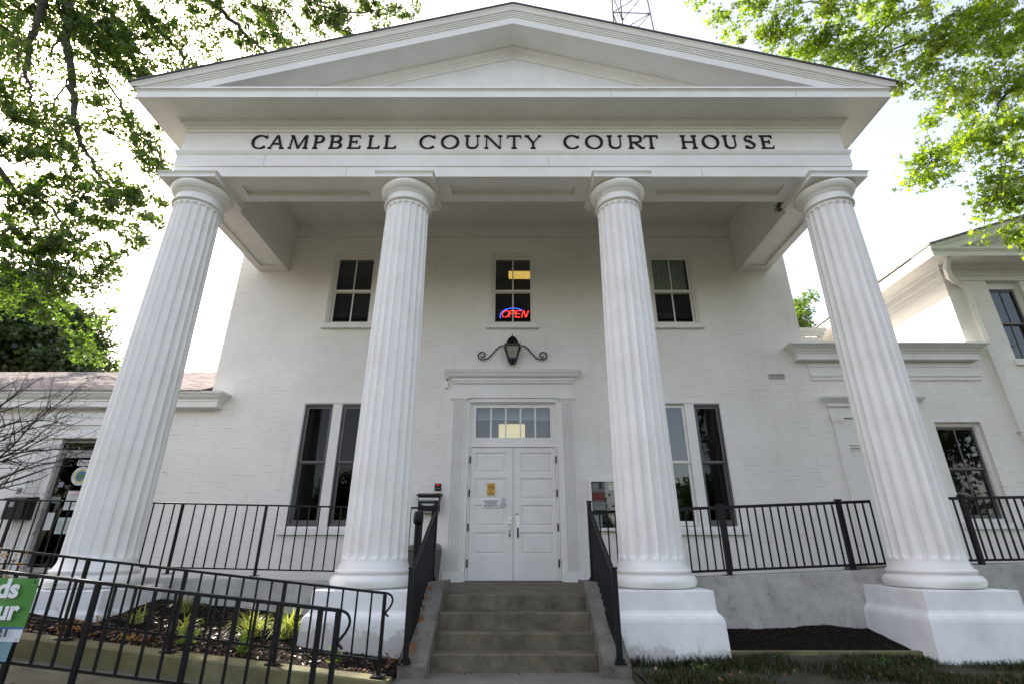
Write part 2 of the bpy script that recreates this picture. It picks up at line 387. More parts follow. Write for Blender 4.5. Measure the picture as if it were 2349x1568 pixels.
# ================================================================== COURTHOUSE
CH = thing('courthouse', 'white painted brick court house with a four column portico and lettered pediment', 'courthouse', (0, W, 0))
UPX = (-3.70, -.005, 3.68)
LOX = ((-4.47, -2.93), (2.91, 4.44))
holes = [(x - .50, x + .50, 5.93, 7.745) for x in UPX] + [(a + .06, b - .03, 1.66, 4.15) for a, b in LOX] + [(-.92, .92, .0, 4.17)]
M().holes(-6.4, 6.4, 0, 8.62, W, .32, holes).build('front_wall', BRICK, CH)
M().box(-6.4, -6.1, W + .32, 24, 0, 8.62).box(6.1, 6.4, W + .32, 24, 0, 8.62).box(-6.1, 6.1, 23.7, 24, 0, 8.62).build('side_wall', BRICK, CH)
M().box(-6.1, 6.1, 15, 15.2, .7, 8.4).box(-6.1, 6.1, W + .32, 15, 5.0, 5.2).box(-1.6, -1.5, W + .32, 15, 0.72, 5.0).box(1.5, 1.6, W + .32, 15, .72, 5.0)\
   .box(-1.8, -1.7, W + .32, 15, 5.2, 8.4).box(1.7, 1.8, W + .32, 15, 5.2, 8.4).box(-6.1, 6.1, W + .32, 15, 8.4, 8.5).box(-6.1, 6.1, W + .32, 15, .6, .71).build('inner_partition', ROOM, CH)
# roof
def rz(x): return 10.80 - abs(x) * 2.0 / 6.62
rf = M()
for sg in (-1, 1):
    rf.hexa([(0, 6.40, 10.76), (sg * 6.66, 6.40, 8.74), (sg * 6.66, 24.6, 8.74), (0, 24.6, 10.76)],
            [(0, 6.40, 10.79), (sg * 6.66, 6.40, 8.775), (sg * 6.66, 24.6, 8.775), (0, 24.6, 10.79)])
rf.build('roof', ROOFM, CH)
# entablature: mitred profile round the front and both sides
up_ = [(-6.0 + .04, W), (-5.96, 7.10), (5.96, 7.10), (5.96, W)]
up_[0] = (-5.96, W)
pf = [(0, 7.29), (0, 7.50), (.018, 7.508), (.018, 7.752), (.03, 7.765), (.045, 7.795), (.045, 7.812), (.052, 7.815), (.052, 7.848), (.014, 7.862), (.014, 7.882), (-.012, 7.888), (-.012, 8.29), (.006, 8.292), (.006, 8.365), (.022, 8.372), (.022, 8.41),
      (.04, 8.418), (.06, 8.43), (.085, 8.455), (.095, 8.49), (.12, 8.50), (.12, 8.512)]
M().sweep(up_, pf, cap=False).build('entablature', TRIM, CH, smooth=False)
# soffit and horizontal cornice
pc = [(.02, 8.512), (.57, 8.512), (.57, 8.50), (.59, 8.50), (.59, 8.632), (.60, 8.64), (.60, 8.658), (.625, 8.668), (.625, 8.70), (.60, 8.735), (-.1, 8.76)]
upc = [(-5.94, 24.2), (-5.94, 7.10), (5.94, 7.10), (5.94, 24.2)]
M().sweep(upc, pc, cap=False).build('cornice', TRIM, CH)
for x_, yf, z0_, z1_ in ((-2.93, 7.10, 7.292, 7.50), (3.31, 7.10, 7.292, 7.50), (.62, 7.082, 7.51, 7.75), (-4.4, 7.082, 7.51, 7.75), (-3.4, 6.51, 8.502, 8.63), (1.7, 6.51, 8.502, 8.63), (4.9, 6.51, 8.502, 8.63)):
    M().box(x_, x_ + .004, yf - .0015, yf + .01, z0_, z1_).build('board_joint', simple('joint_gap', (.16, .15, .13), .9), CH)
# inner faces and panelled undersides of the portico beams
ib = M()
ib.box(-5.26, 5.26, 7.795, 7.80, 7.29, 8.56)
ib.box(-5.265, -5.255, 7.80, W, 7.29, 8.56).box(5.255, 5.265, 7.80, W, 7.29, 8.56)
ib.box(-5.255, 5.255, 7.80, 7.84, 8.02, 8.56); ib.box(-5.255, -5.215, 7.84, W, 8.02, 8.56); ib.box(5.215, 5.255, 7.84, W, 8.02, 8.56)
ib.box(-5.215, 5.215, 10.30, 10.358, 8.22, 8.56); ib.box(-5.215, 5.215, 10.27, 10.30, 8.50, 8.56)
ib.build('portico_beam', TRIM, CH)
def soff(x0, x1, y0, y1, hs, z):       # horizontal board with sunk panels
    q = M().holes(x0, x1, y0, y1, 0, .05, hs)
    q.v = [(v[0], v[2], z + v[1]) for v in q.v]
    for h in hs: q.box(h[0], h[1], h[2], h[3], z + .045, z + .06)
    return q
cxs = (-5.6, -1.87, 1.87, 5.6)
so1 = soff(-5.955, 5.955, 7.105, 7.80, [(-4.86, -2.61, 7.34, 7.58), (-1.12, 1.12, 7.34, 7.58), (2.61, 4.86, 7.34, 7.58)], 7.29)
so2 = soff(-5.955, -5.26, 7.80, W, [(-5.80, -5.42, 8.15, 10.14)], 7.29); so3 = soff(5.26, 5.955, 7.80, W, [(5.42, 5.80, 8.15, 10.14)], 7.29)
for q in (so2, so3): so1.add(q.v, q.f)
for x0_, x1_ in ((-4.86, -2.61), (-1.12, 1.12), (2.61, 4.86)): so1.box(x0_, x1_, 7.583, 7.60, 7.262, 7.2895)
so1.build('beam_underside', TRIM, CH)
M().box(-5.25, 5.25, 7.80, W, 8.56, 8.60).build('porch_ceiling', TRIM, CH)
M().box(-1.86, -1.60, 7.80, 8.35, 8.1, 8.56).box(1.60, 1.86, 7.80, 8.35, 8.1, 8.56).build('ceiling_bracket', TRIM, CH)
# pediment
M().prism([(-6.0, 8.74), (6.0, 8.74), (0, 10.50)], 'y', 7.10, 7.20).build('tympanum', simple('tympanum_stucco', (.74, .74, .72), .8, 0, 3, .06, 30, .5), CH)
def rake(name, prof):      # prof: (y, drop below the roof line); mirrored about the ridge
    q = M(); k = len(prof)
    for sg in (-1, 1):
        vs = []
        for X in (0, 6.62):
            for y, d in prof: vs.append((sg * X if X else 0, y, 10.775 - X * 2.0 / 6.62 - d))
        q.add(vs, [(i, i + 1, k + i + 1, k + i) for i in range(k - 1)] + [tuple(range(k)), tuple(range(k, 2 * k))])
    return q.build(name, TRIM, CH)
rake('raking_cornice', [(6.42, -.02), (6.42, .035), (6.44, .06), (6.455, .10), (6.465, .12), (6.485, .125), (6.485, .155), (6.50, .16), (6.50, .19), (6.515, .195), (6.515, .225), (6.53, .23), (6.53, .40), (6.545, .40), (6.545, .39), (7.06, .39), (7.06, -.02)])
rake('raking_bed_moulding', [(6.99, .38), (6.99, .42), (7.01, .45), (7.03, .49), (7.05, .50), (7.05, .56), (7.07, .57), (7.07, .62), (7.098, .63), (7.098, .38)])
def clip(o, z):
    bm = bmesh.new(); bm.from_mesh(o.data); zz = z - (Vector(o['_o'])).z
    bmesh.ops.bisect_plane(bm, geom=bm.verts[:] + bm.edges[:] + bm.faces[:], plane_co=(0, 0, zz), plane_no=(0, 0, 1), clear_inner=True)
    bm.to_mesh(o.data); bm.free()
for o in list(CH.children):
    if o.name.startswith('raking'): clip(o, 8.695)
# frieze lettering
def glyph(ch, w):
    """strokes of a roman capital, unit height; returns polygons"""
    P = []; T = .138; t = .066; sh = .045
    def q(*p): P.append(list(p))
    def vs(x, T_=T, z0=0, z1=1): q((x - T_ / 2, z0), (x + T_ / 2, z0), (x + T_ / 2, z1), (x - T_ / 2, z1))
    def sf(x, z, l=.15, T_=T):
        d = 1 if z == 0 else -1
        q((x - T_ / 2 - l * .62, z), (x + T_ / 2 + l * .62, z), (x + T_ / 2 + l * .62, z + d * sh), (x + T_ / 2, z + d * .10), (x - T_ / 2, z + d * .10), (x - T_ / 2 - l * .62, z + d * sh))
    def dg(x0, z0, x1, z1, T_): q((x0 - T_ / 2, z0), (x0 + T_ / 2, z0), (x1 + T_ / 2, z1), (x1 - T_ / 2, z1))
    def arc(cx, cz, rx, rz_, a0, a1, thick=lambda a: .1, n=26):
        for i in range(n):
            A, B = (a0 + (a1 - a0) * i / n), (a0 + (a1 - a0) * (i + 1) / n)
            o = []
            for a in (A, B):
                c, s = math.cos(R(a)), math.sin(R(a)); h = thick(a) / 2
                o.append(((cx + (rx + h) * c, cz + (rz_ + h * .8) * s), (cx + (rx - h) * c, cz + (rz_ - h * .8) * s)))
            q(o[0][0], o[1][0], o[1][1], o[0][1])
    stress = lambda a: .065 + .095 * abs(math.cos(R(a)))
    if ch == 'C':
        arc(w * .56, .5, w * .48, .49, 48, 318, stress); q((w * .86, .80), (w * .99, .78), (w * 1.0, 1.0), (w * .95, 1.0)); 
    elif ch == 'O': arc(w / 2, .5, w / 2 - .07, .49, 0, 360, stress, 40)
    elif ch == 'A':
        dg(.1, 0, w * .47, 1, t); dg(w - .14, 0, w * .52, 1, T); q((w * .27, .33), (w * .72, .33), (w * .72, .40), (w * .27, .40)); sf(.1, 0, .12, t); sf(w - .14, 0, .12)
    elif ch == 'M':
        dg(.08, 0, .17, 1, t); dg(w / 2, .02, .19, 1, T); dg(w / 2, .02, w - .2, 1, t); vs(w - .14, T); sf(.08, 0, .12, t); sf(w - .14, 0, .12); sf(.13, 1, .1, t); sf(w - .16, 1, .08, t)
    elif ch in 'PBR':
        vs(.17); sf(.17, 0); sf(.15, 1, .12)
        hb = .5 if ch == 'B' else .46; rr = (1 - hb) / 2
        xr = w * (.60 if ch != 'P' else .62)
        q((.2, 1 - .065), (xr, 1 - .065), (xr, 1), (.2, 1)); q((.2, hb - .02), (xr, hb - .02), (xr, hb + .045), (.2, hb + .045))
        arc(xr, 1 - rr + .003, w * .26, rr - .03, -90, 90, stress)
        if ch == 'B':
            q((.2, 0), (xr, 0), (xr, .065), (.2, .065)); arc(xr, .26, w * .32, .23, -90, 90, stress)
        if ch == 'R': dg(w - .08, 0, w * .45, hb, T); sf(w - .06, 0, .1)
    elif ch in 'EL':
        vs(.18); sf(.18, 0); sf(.18, 1)
        q((.2, 0), (w - .03, 0), (w + .02, .20), (w - .05, .20), (w - .12, .065), (.2, .065))
        if ch == 'E':
            q((.2, 1), (w - .06, 1), (w - .03, .80), (w - .09, .80), (w - .15, .935), (.2, .935)); q((.2, .485), (w * .70, .485), (w * .70, .55), (.2, .55)); q((w * .66, .38), (w * .73, .38), (w * .73, .65), (w * .66, .65))
    elif ch == 'U':
        vs(.17, T, .30, 1); vs(w - .15, t, .30, 1); sf(.17, 1); sf(w - .15, 1, .15, t)
        arc(w / 2 + .01, .32, w / 2 - .155, .285, 180, 360, lambda a: .15 - .07 * (a - 180) / 180)
    elif ch == 'N':
        vs(.13, t); vs(w - .13, t); dg(w - .14, 0, .13, 1, T); sf(.13, 0, .15, t); sf(w - .13, 1, .15, t); sf(.08, 1, .12, t)
    elif ch == 'T':
        vs(w / 2); sf(w / 2, 0); q((.03, .935), (w - .03, .935), (w - .03, 1), (.03, 1)); q((.0, .78), (.05, .78), (.12, .94), (.03, 1)); q((w, .78), (w - .03, 1), (w - .12, .94), (w - .05, .78))
    elif ch == 'Y':
        vs(w / 2, T, 0, .48); sf(w / 2, 0); dg(w / 2, .44, .15, 1, T); dg(w / 2 + .02, .44, w - .12, 1, t); sf(.15, 1, .12, T); sf(w - .12, 1, .12, t)
    elif ch == 'H':
        vs(.18); vs(w - .18); q((.2, .47), (w - .2, .47), (w - .2, .54), (.2, .54))
        for x in (.18, w - .18): sf(x, 0); sf(x, 1)
    elif ch == 'S':
        arc(w * .46, .745, w * .34, .215, 40, 250, lambda a: .075 + .05 * abs(math.cos(R(a)))); arc(w * .52, .26, w * .37, .225, 80, -150, lambda a: .075 + .06 * abs(math.cos(R(a))))
        q((w * .30, .60), (w * .72, .36), (w * .80, .46), (w * .38, .68)); q((w * .70, .80), (w * .80, .78), (w * .82, 1), (w * .76, 1)); q((.04, .0), (.10, 0), (.16, .2), (.02, .22))
    return P
LET = [('C', -4.574, .275), ('A', -4.255, .285), ('M', -3.861, .345), ('P', -3.505, .205), ('B', -3.199, .235), ('E', -2.863, .240), ('L', -2.514, .225), ('L', -2.218, .225), ('C', -1.547, .285), ('O', -1.136, .325), ('U', -.736, .285), ('N', -.356, .325), ('T', .019, .27), ('Y', .36, .31), ('C', 1.049, .285), ('O', 1.458, .32), ('U', 1.835, .285), ('R', 2.206, .275), ('T', 2.489, .26), ('H', 3.166, .305), ('O', 3.557, .31), ('U', 3.912, .27), ('S', 4.263, .19), ('E', 4.569, .24)]
for ch, X, w in LET:
    q = M(); hh = .30
    for i, poly in enumerate(glyph(ch, w / hh)):
        q.prism([(X - w / 2 + p[0] * hh, 7.914 + p[1] * hh) for p in poly], 'y', 7.088 - .0003 * (i % 9), 7.114)
    q.build('frieze_letter', LETTER, CH)
# columns
def column():
    c = thing('c', '', '', (0, 7.46, .82))
    nf = 20; per = 12; n = nf * per; rows = []
    zb, zt = 1.16, 6.78
    zs = [zb - .05, zb]
    zs += [zb + .10 * (1 - math.cos(R(90 * i / 7))) for i in range(1, 8)]
    zs += [zb + .1 + (zt - zb - .2) * i / 18 for i in range(1, 18)]
    zs += [zt - .10 * (1 - math.cos(R(90 * i / 7))) for i in range(7, -1, -1)] + [zt + .05]
    q = M(); vs = []
    for z in zs:
        tt = max(0, min(1, (z - zb) / (zt - zb))); r = .438 - .072 * tt ** 1.25
        for i in range(n):
            a = 2 * math.pi * (i + .5) / n; u = ((i % per) + .5) / per * 2 - 1           # -1..1 across a flute
            hw = .92; d = 0
            if abs(u) < hw:
                ux = u / hw; R0 = r * math.pi / nf * hw * .97
                dz = min(z - zb, zt - z); e = 1.0
                if dz < R0 * 1.15: k = 1 - max(dz, 0) / (R0 * 1.15); e2 = 1 - ux * ux - k * k; e = math.sqrt(max(0, e2)) / max(1e-6, math.sqrt(1 - ux * ux)) if e2 > 0 else 0
                d = R0 * .66 * math.sqrt(1 - ux * ux) * e
            vs.append(((r - d) * math.cos(a), 7.46 + (r - d) * math.sin(a), z))
    k = len(zs)
    q.add(vs, [(j * n + i, j * n + (i + 1) % n, (j + 1) * n + (i + 1) % n, (j + 1) * n + i) for j in range(k - 1) for i in range(n)])
    # apophyges
    sh = q.build('column', TRIM, None, smooth='auto', origin=(0, 7.46, .82))
    sh['_o'] = (0, 7.46, .82)
    arc = lambda cr, cz, rr, rz_, a0, a1, n=8: [(cr + rr * math.cos(R(a0 + (a1 - a0) * i / n)), cz + rz_ * math.sin(R(a0 + (a1 - a0) * i / n))) for i in range(n + 1)]
    base = [(.30, .815)] + arc(.475, .900, .085, .080, -90, 90, 12) + [(.485, .982), (.485, .99)] + arc(.475, 1.020, .030, .028, -80, 90, 6) + [(.470, 1.05), (.468, 1.062)] + [(.462, 1.075), (.450, 1.10), (.441, 1.13), (.437, 1.165)]
    M().lathe(base, 0, 7.46, 72, cap=False).build('base', TRIM, sh, smooth='auto')
    capp = [(.364, 6.79), (.368, 6.815), (.392, 6.825)] + arc(.392, 6.845, .020, .020, -90, 90, 5) + [(.385, 6.868), (.372, 6.872), (.368, 6.885), (.368, 6.985), (.378, 6.99), (.378, 7.002), (.392, 7.005), (.392, 7.018), (.406, 7.021), (.406, 7.034)] \
        + [(.42, 7.04), (.452, 7.075), (.474, 7.11), (.482, 7.14), (.478, 7.165), (.462, 7.185), (.45, 7.19)]
    M().lathe(capp, 0, 7.46, 72, cap=False).build('capital', TRIM, sh, smooth='auto')
    ab = [(-.40, 7.19), (0, 7.19), (0, 7.255), (.012, 7.26), (.012, 7.272), (.03, 7.29), (.03, 7.300), (-.2, 7.300)]
    h = .485
    M().sweep([(-h, 7.46 - h), (h, 7.46 - h), (h, 7.46 + h), (-h, 7.46 + h)], ab, closed=True).box(-.2, .2, 7.26, 7.66, 7.195, 7.286).build('abacus', TRIM, sh)
    # plinth: upper die, cove, wider battered lower block
    a, b1, b2 = .585, .625, .665
    def sq(h, z): return [(-h, 7.46 - h, z), (h, 7.46 - h, z), (h, 7.46 + h, z), (-h, 7.46 + h, z)]
    L = [(.585, .818), (.590, .60), (.60, .575), (.632, .545), (.648, .515), (.655, .48), (.675, -.2)]
    vs = []; 
    for hh_, z in L: vs += sq(hh_, z)
    fs = [(0, 3, 2, 1)] + [(4 * j + i, 4 * j + (i + 1) % 4, 4 * j + 4 + (i + 1) % 4, 4 * j + 4 + i) for j in range(len(L) - 1) for i in range(4)]
    M().add(vs, fs).build('plinth', STUC, sh, bev=.012)
    bpy.data.objects.remove(c)
    return sh
col0 = column()
labs = ['far left fluted column', 'fluted column left of the steps', 'fluted column right of the steps', 'far right fluted column']
for i, x in enumerate(cxs):
    if i == 0:
        c = col0
    else: c = dup(col0, (x - cxs[0], 0, 0))
    if i == 0:
        c.location = Vector((x, 7.46, .82))
for c in [o for o in COL.objects if o.name.startswith('column') and o.type == 'MESH']:
    c.location = Vector(c.location) - Vector((0, W, 0)); c.parent = CH
# windows
for x in UPX: window(CH, x - .50, x + .50, 5.93, 7.745, W, 'upper')
def lower_window(a, b, white):
    w = M().ring(a, b, 1.64, 4.19, .09, W - .012, W + .03, wt=.07, wb=.03)
    w.ring(a + .09, b - .09, 1.67, 4.12, .015, W + .005, W + .14)
    c = (a + b) / 2 + .03; w.box(c - .105, c + .085, W - .006, W + .13, 1.685, 4.105)
    w = w.build('window', TRIM, CH)
    x = [(a + .108, c - .108), (c + .088, b - .108)]
    for i, (p, q_) in enumerate(x):
        if i == white:
            sashset(w, p, q_, 1.70, 4.09, W + .05, TRIM, zm=2.91)
        else:
            M().ring(p, q_, 1.70, 4.09, .018, W + .02, W + .04).build('storm_frame', DGREY, w); sashset(w, p + .02, q_ - .02, 1.715, 4.07, W + .05, DGREY, zm=2.91)
    M().box(a - .05, b + .05, W - .07, W + .02, 1.53, 1.638).build('sill', TRIM, w, bev=.004)
lower_window(*LOX[0], 9); lower_window(*LOX[1], 0)
# blinds / curtains that show through the glass
cu = M()
for i in range(40):
    x = 3.28 + i * .02; cu.box(x, x + .0201, W + .20 + .02 * math.sin(i * 1.4), W + .21 + .02 * math.sin(i * 1.4), 6.78, 7.70)
cu.build('curtain', CURT, CH)
for (a, b) in ((2.98, 3.03), (4.20, 4.30), (-4.33, -4.25)):
    cu = M()
    for i in range(6): cu.box(a + i * (b - a) / 6, a + (i + 1) * (b - a) / 6, W + .20 + .012 * (i % 2), W + .21 + .012 * (i % 2), 1.72, 4.05)
    cu.build('curtain', simple('grey_drape', (.16, .155, .15), .9), CH)
# door case
dc = M(); y = W
for sg in (-1, 1):
    a, b = sorted((sg * .975, sg * 1.28))
    dc.box(a, b, y - .045, y + .01, .72, 4.15)
    for i in range(6):
        x = a + .028 + i * (b - a - .05) / 5.75; dc.box(x, x + .024, y - .078, y - .044, .90, 4.13)
    dc.box(a - .035, b + .035, y - .075, y + .01, .71, .89)
    dc.sweep([(a - .0, y), (a - .0, y - .047), (b, y - .047), (b, y)][::1], [(.0, 4.15), (.012, 4.152), (.012, 4.165), (.022, 4.17), (.022, 4.185), (.04, 4.20), (.04, 4.222), (-.02, 4.222)], cap=False)
    dc.box(*sorted((sg * 1.28, sg * 1.345)), y - .02, y + .01, .715, 4.62)
dc.box(-1.28, 1.28, y - .05, y + .01, 4.222, 4.62)
dc.box(-.975, -.905, y - .02, y + .1, .715, 4.22).box(.905, .975, y - .02, y + .1, .715, 4.22).box(-.905, .905, y - .02, y + .1, 4.14, 4.22)
dcm = dc.build('door_case', TRIM, CH)
q = M()
for i in range(46): x = -1.275 + i * .0556; q.box(x, x + .036, y - .092, y - .05, 4.532, 4.592)
q.build('dentil_course', TRIM, dcm)
M().sweep([(-1.30, y), (-1.30, y - .052), (1.30, y - .052), (1.30, y)], [(0, 4.60), (.025, 4.605), (.025, 4.65), (.035, 4.655), (.05, 4.66), (.085, 4.69), (.10, 4.73), (.13, 4.77), (.135, 4.80), (.15, 4.803), (.15, 4.822), (-.05, 4.835)], cap=False).box(-1.28, 1.28, y - .05, y + .01, 4.62, 4.81).build('door_hood', TRIM, dcm)
# transom
tr = M().ring(-.90, .90, 3.24, 4.14, .13, y + .06, y + .12, wt=.105, wb=.165)
tr.ring(-.905, .905, 3.215, 4.15, .035, y + .03, y + .06)
for i in range(1, 5): x = -.77 + i * 1.54 / 5; tr.box(x - .016, x + .016, y + .07, y + .11, 3.405, 4.035)
tro = tr.build('transom_window', TRIM, CH)
for i in range(5): x = -.77 + i * .308; M().box(x + .012, x + .296, y + .088, y + .092, 3.40, 4.04).build('pane', GLASS, tro)
M().box(-.78, .78, y + .35, y + .36, 3.84, 4.10).build('blind', BLIND, tro)
M().box(-1.5, 1.5, y + 2.6, y + 2.65, .72, 4.9).box(-1.5, 1.5, y + .4, y + 2.6, 4.72, 4.76).build('vestibule_wall', ROOMB, CH)
# doors
def leaf(sg):
    a, b = (-.855, -.004) if sg < 0 else (.004, .855)
    c = (a + b) / 2 + sg * .03; px0, px1 = c - .315, c + .315
    pz = [(2.70, 3.10), (2.19, 2.59), (1.685, 2.08), (1.18, 1.575)]
    d = M().holes(a, b, .735, 3.205, y + .06, .045, [(px0, px1, z0, z1) for z0, z1 in pz])
    do = d.build('door', TRIM, CH)
    for z0, z1 in pz:
        p = M().box(px0, px1, y + .082, y + .1, z0, z1)
        p.hexa([(px0 + .035, y + .082, z0 + .035), (px1 - .035, y + .082, z0 + .035), (px1 - .035, y + .082, z1 - .035), (px0 + .035, y + .082, z1 - .035)],
               [(px0 + .05, y + .072, z0 + .05), (px1 - .05, y + .072, z0 + .05), (px1 - .05, y + .072, z1 - .05), (px0 + .05, y + .072, z1 - .05)])
        p.build('panel', TRIM, do)
    for z in (2.95, 2.30, 1.665, 1.03):
        x = sg * .868; M().box(x - .013, x + .013, y + .012, y + .034, z - .07, z + .07).build('hinge', BLACK, do)
    if sg < 0:
        h = M().box(-.104, -.03, y + .045, y + .06, 1.475, 1.86).build('handle_plate', STEEL, do)
        M().tube([(-.067, y + .045, 1.53), (-.067, y + .0, 1.55), (-.067, y - .005, 1.62), (-.067, y + .0, 1.70), (-.067, y + .045, 1.72)], .012).build('handle', STEEL, h)
        M().box(-.085, -.049, y + .041, y + .0445, 1.50, 1.735).build('handle_recess', BLACK, h)
        q = M().lathe([(.0, 0), (.02, 0), (.02, .02), (0, .02)], 0, 0, 16); q.v = [(v[0] - .067, y + .045 - v[2], v[1] + 1.81) for v in q.v]; q.build('lock', PAPER, h)
    else:
        h = M().box(.062, .126, y + .045, y + .06, 1.458, 1.874).build('handle_plate', STEEL, do)
        M().box(.076, .112, y + .041, y + .0445, 1.48, 1.66).build('handle_recess', BLACK, h)
        q = M().lathe([(.0, 0), (.026, 0), (.026, .015), (.012, .02), (0, .02)], 0, 0, 20); q.v = [(v[0] + .076, y + .06 - v[2], v[1] + 1.924) for v in q.v]; q.build('lock', simple('brass', (.55, .48, .28), .35, .8), do)
    return do
leaf(-1); leaf(1)
M().box(-.90, .90, y - .02, y + .14, .716, .733).build('threshold', CHEEK, CH)
M().box(-.90, -.86, y + .03, y + .12, .735, 3.215).box(.86, .90, y + .03, y + .12, .735, 3.215).box(-.86, .86, y + .035, y + .12, 3.207, 3.215).build('door_frame', TRIM, CH)
# wall vent
M().ring(5.49, 5.83, 4.66, 4.765, .02, W - .02, W + .0).box(5.51, 5.81, W - .004, W - .001, 4.68, 4.745).build('wall_vent', simple('vent_grey', (.40, .39, .34), .6), CH)
# ================================================================== LEFT WING
LW = thing('office_wing', 'low white wing with tan shingle roof left of the court house', 'building', (-10, W, 0))
M().holes(-17, -6.4, 0, 4.05, W, .3, [(-9.30, -8.08, .85, 3.37)]).build('front_wall', BRICK, LW)
M().box(-17, -6.4, 16, 16.3, 0, 4).box(-17, -16.7, W + .3, 16, 0, 4).build('rear_wall', BRICK, LW)
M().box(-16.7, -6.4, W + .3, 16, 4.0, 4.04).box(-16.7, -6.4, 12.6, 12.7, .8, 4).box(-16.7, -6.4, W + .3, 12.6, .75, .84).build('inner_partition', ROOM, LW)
M().hexa([(-17.2, 9.99, 4.28), (-6.41, 9.99, 4.28), (-6.41, 13.36, 5.80), (-17.2, 13.36, 5.80)], [(-17.2, 9.99, 4.31), (-6.41, 9.99, 4.31), (-6.41, 13.36, 5.83), (-17.2, 13.36, 5.83)])\
   .hexa([(-17.2, 13.36, 5.80), (-6.41, 13.36, 5.80), (-6.41, 16.8, 4.25), (-17.2, 16.8, 4.25)], [(-17.2, 13.36, 5.83), (-6.41, 13.36, 5.83), (-6.41, 16.8, 4.28), (-17.2, 16.8, 4.28)]).build('roof', SHING, LW)
M().sweep([(-17.2, W), (-6.32, W), (-6.32, W + .3)], [(.0, 3.93), (.02, 3.935), (.02, 3.955), (.04, 3.96), (.05, 3.975), (.22, 3.985), (.22, 4.10), (.235, 4.105), (.235, 4.14), (.26, 4.16), (.30, 4.20), (.31, 4.235), (.345, 4.24), (.36, 4.29), (-.02, 4.30)]).build('cornice', TRIM, LW)
# wing door
wd = M()
for z0, z1, o in ((3.37, 3.42, .05), (3.42, 3.64, .03), (3.64, 3.68, .06), (3.68, 3.80, .04), (3.80, 3.90, .055)):
    wd.box(-9.66 - o, -7.72 + o, W - o - .02, W + .005, z0, z1)
for a, b in ((-9.66, -9.38), (-8.0, -7.72)):
    wd.box(a, b, W - .04, W + .005, .80, 3.37)
    for i in range(4): wd.box(a + .04 + i * .06, a + .06 + i * .06, W - .055, W - .038, .95, 3.30)
wd.box(-9.38, -9.22, W - .01, W + .12, .8, 3.37).box(-8.16, -8.0, W - .01, W + .12, .8, 3.37)
wd.build('door_case', TRIM, LW)
tr = M().ring(-9.27, -8.11, 3.10, 3.35, .05, W + .06, W + .11).build('transom_window', GREY, LW)
M().box(-9.23, -8.15, W + .08, W + .085, 3.14, 3.31).build('pane', GLASS, tr)
d = M().ring(-9.24, -8.14, .87, 3.09, .09, W + .06, W + .105).build('door', GREY, LW)
M().box(-9.16, -8.22, W + .078, W + .084, .95, 3.01).build('pane', SCREEN, d)
M().tube([(-9.19, W + .06, 1.55), (-9.19, W - .01, 1.58), (-9.19, W - .01, 1.98), (-9.19, W + .06, 2.0)], .014).build('handle', STEEL, d)
# ================================================================== LINK BUILDING
LK = thing('link_building', 'low white link with deep cornice between the court house and the gabled wing', 'building', (8.2, W, 0))
M().holes(6.4, 10.0, 0, 5.2, W, .3, [(6.83, 8.25, .9, 3.24)]).build('front_wall', BRICK, LK)
M().box(6.4, 10.0, 14, 14.2, 0, 5.1).build('rear_wall', BRICK, LK)
M().box(6.4, 10.0, W + .3, 14, 5.2, 5.25).box(6.42, 7.7, 11.63, 11.9, 5.25, 6.15).build('roof', TRIM, LK)
M().sweep([(6.42, 11.6), (7.7, 11.6), (7.7, 11.8)], [(0, 6.15), (.03, 6.17), (.03, 6.24), (.08, 6.26), (.08, 6.36), (-.1, 6.37)]).build('rear_parapet', TRIM, LK)
lk = M().sweep([(6.27, W + .2), (6.27, W), (9.85, W), (9.85, W + .2)], [(0, 5.0), (.02, 5.02), (.17, 5.04), (.17, 5.17), (.19, 5.18), (.19, 5.20), (.215, 5.22), (.24, 5.26), (.27, 5.28), (.29, 5.30), (.31, 5.325), (.345, 5.33), (.35, 5.37), (-.02, 5.39)], cap=False)
lk.build('cornice', TRIM, LK)
M().box(6.37, 10.06, W - .035, W + .001, 4.92, 5.01).box(6.385, 10.04, W - .022, W + .001, 4.745, 4.92).box(6.385, 10.04, W - .05, W + .001, 4.70, 4.745).box(6.385, 10.04, W - .03, W + .001, 4.62, 4.70).build('frieze_board', TRIM, LK)
dc = M()
dc.sweep([(6.62, W), (6.62, W - .03), (8.46, W - .03), (8.46, W)], [(0, 4.03), (.045, 4.04), (.045, 4.10), (.06, 4.12), (.10, 4.16), (.12, 4.19), (.14, 4.20), (.145, 4.245), (-.03, 4.26)], cap=False)
dc.box(6.60, 8.48, W - .03, W + .001, 3.80, 4.24).box(6.585, 8.495, W - .05, W + .001, 3.80, 3.85)
for a, b in ((6.615, 6.83), (8.25, 8.465)):
    dc.box(a, b, W - .035, W + .001, .9, 3.68).box(a - .02, b + .02, W - .055, W + .001, 3.72, 3.80).box(a - .01, b + .01, W - .045, W + .001, 3.68, 3.72)
dc.box(6.83, 8.25, W - .008, W + .001, 3.24, 3.80)
dc.build('door_case', TRIM, LK)
d = M().holes(6.84, 8.24, .92, 3.23, W + .07, .04, [(7.12, 7.95, 1.9, 2.95)])
d.ring(6.83, 8.25, .9, 3.24, .05, W + .02, W + .06); d.box(6.88, 8.2, W + .06, W + .07, 3.13, 3.17)
d = d.build('door', TRIM, LK)
M().box(7.12, 7.95, W + .085, W + .09, 1.9, 2.95).build('pane', GLASS, d)
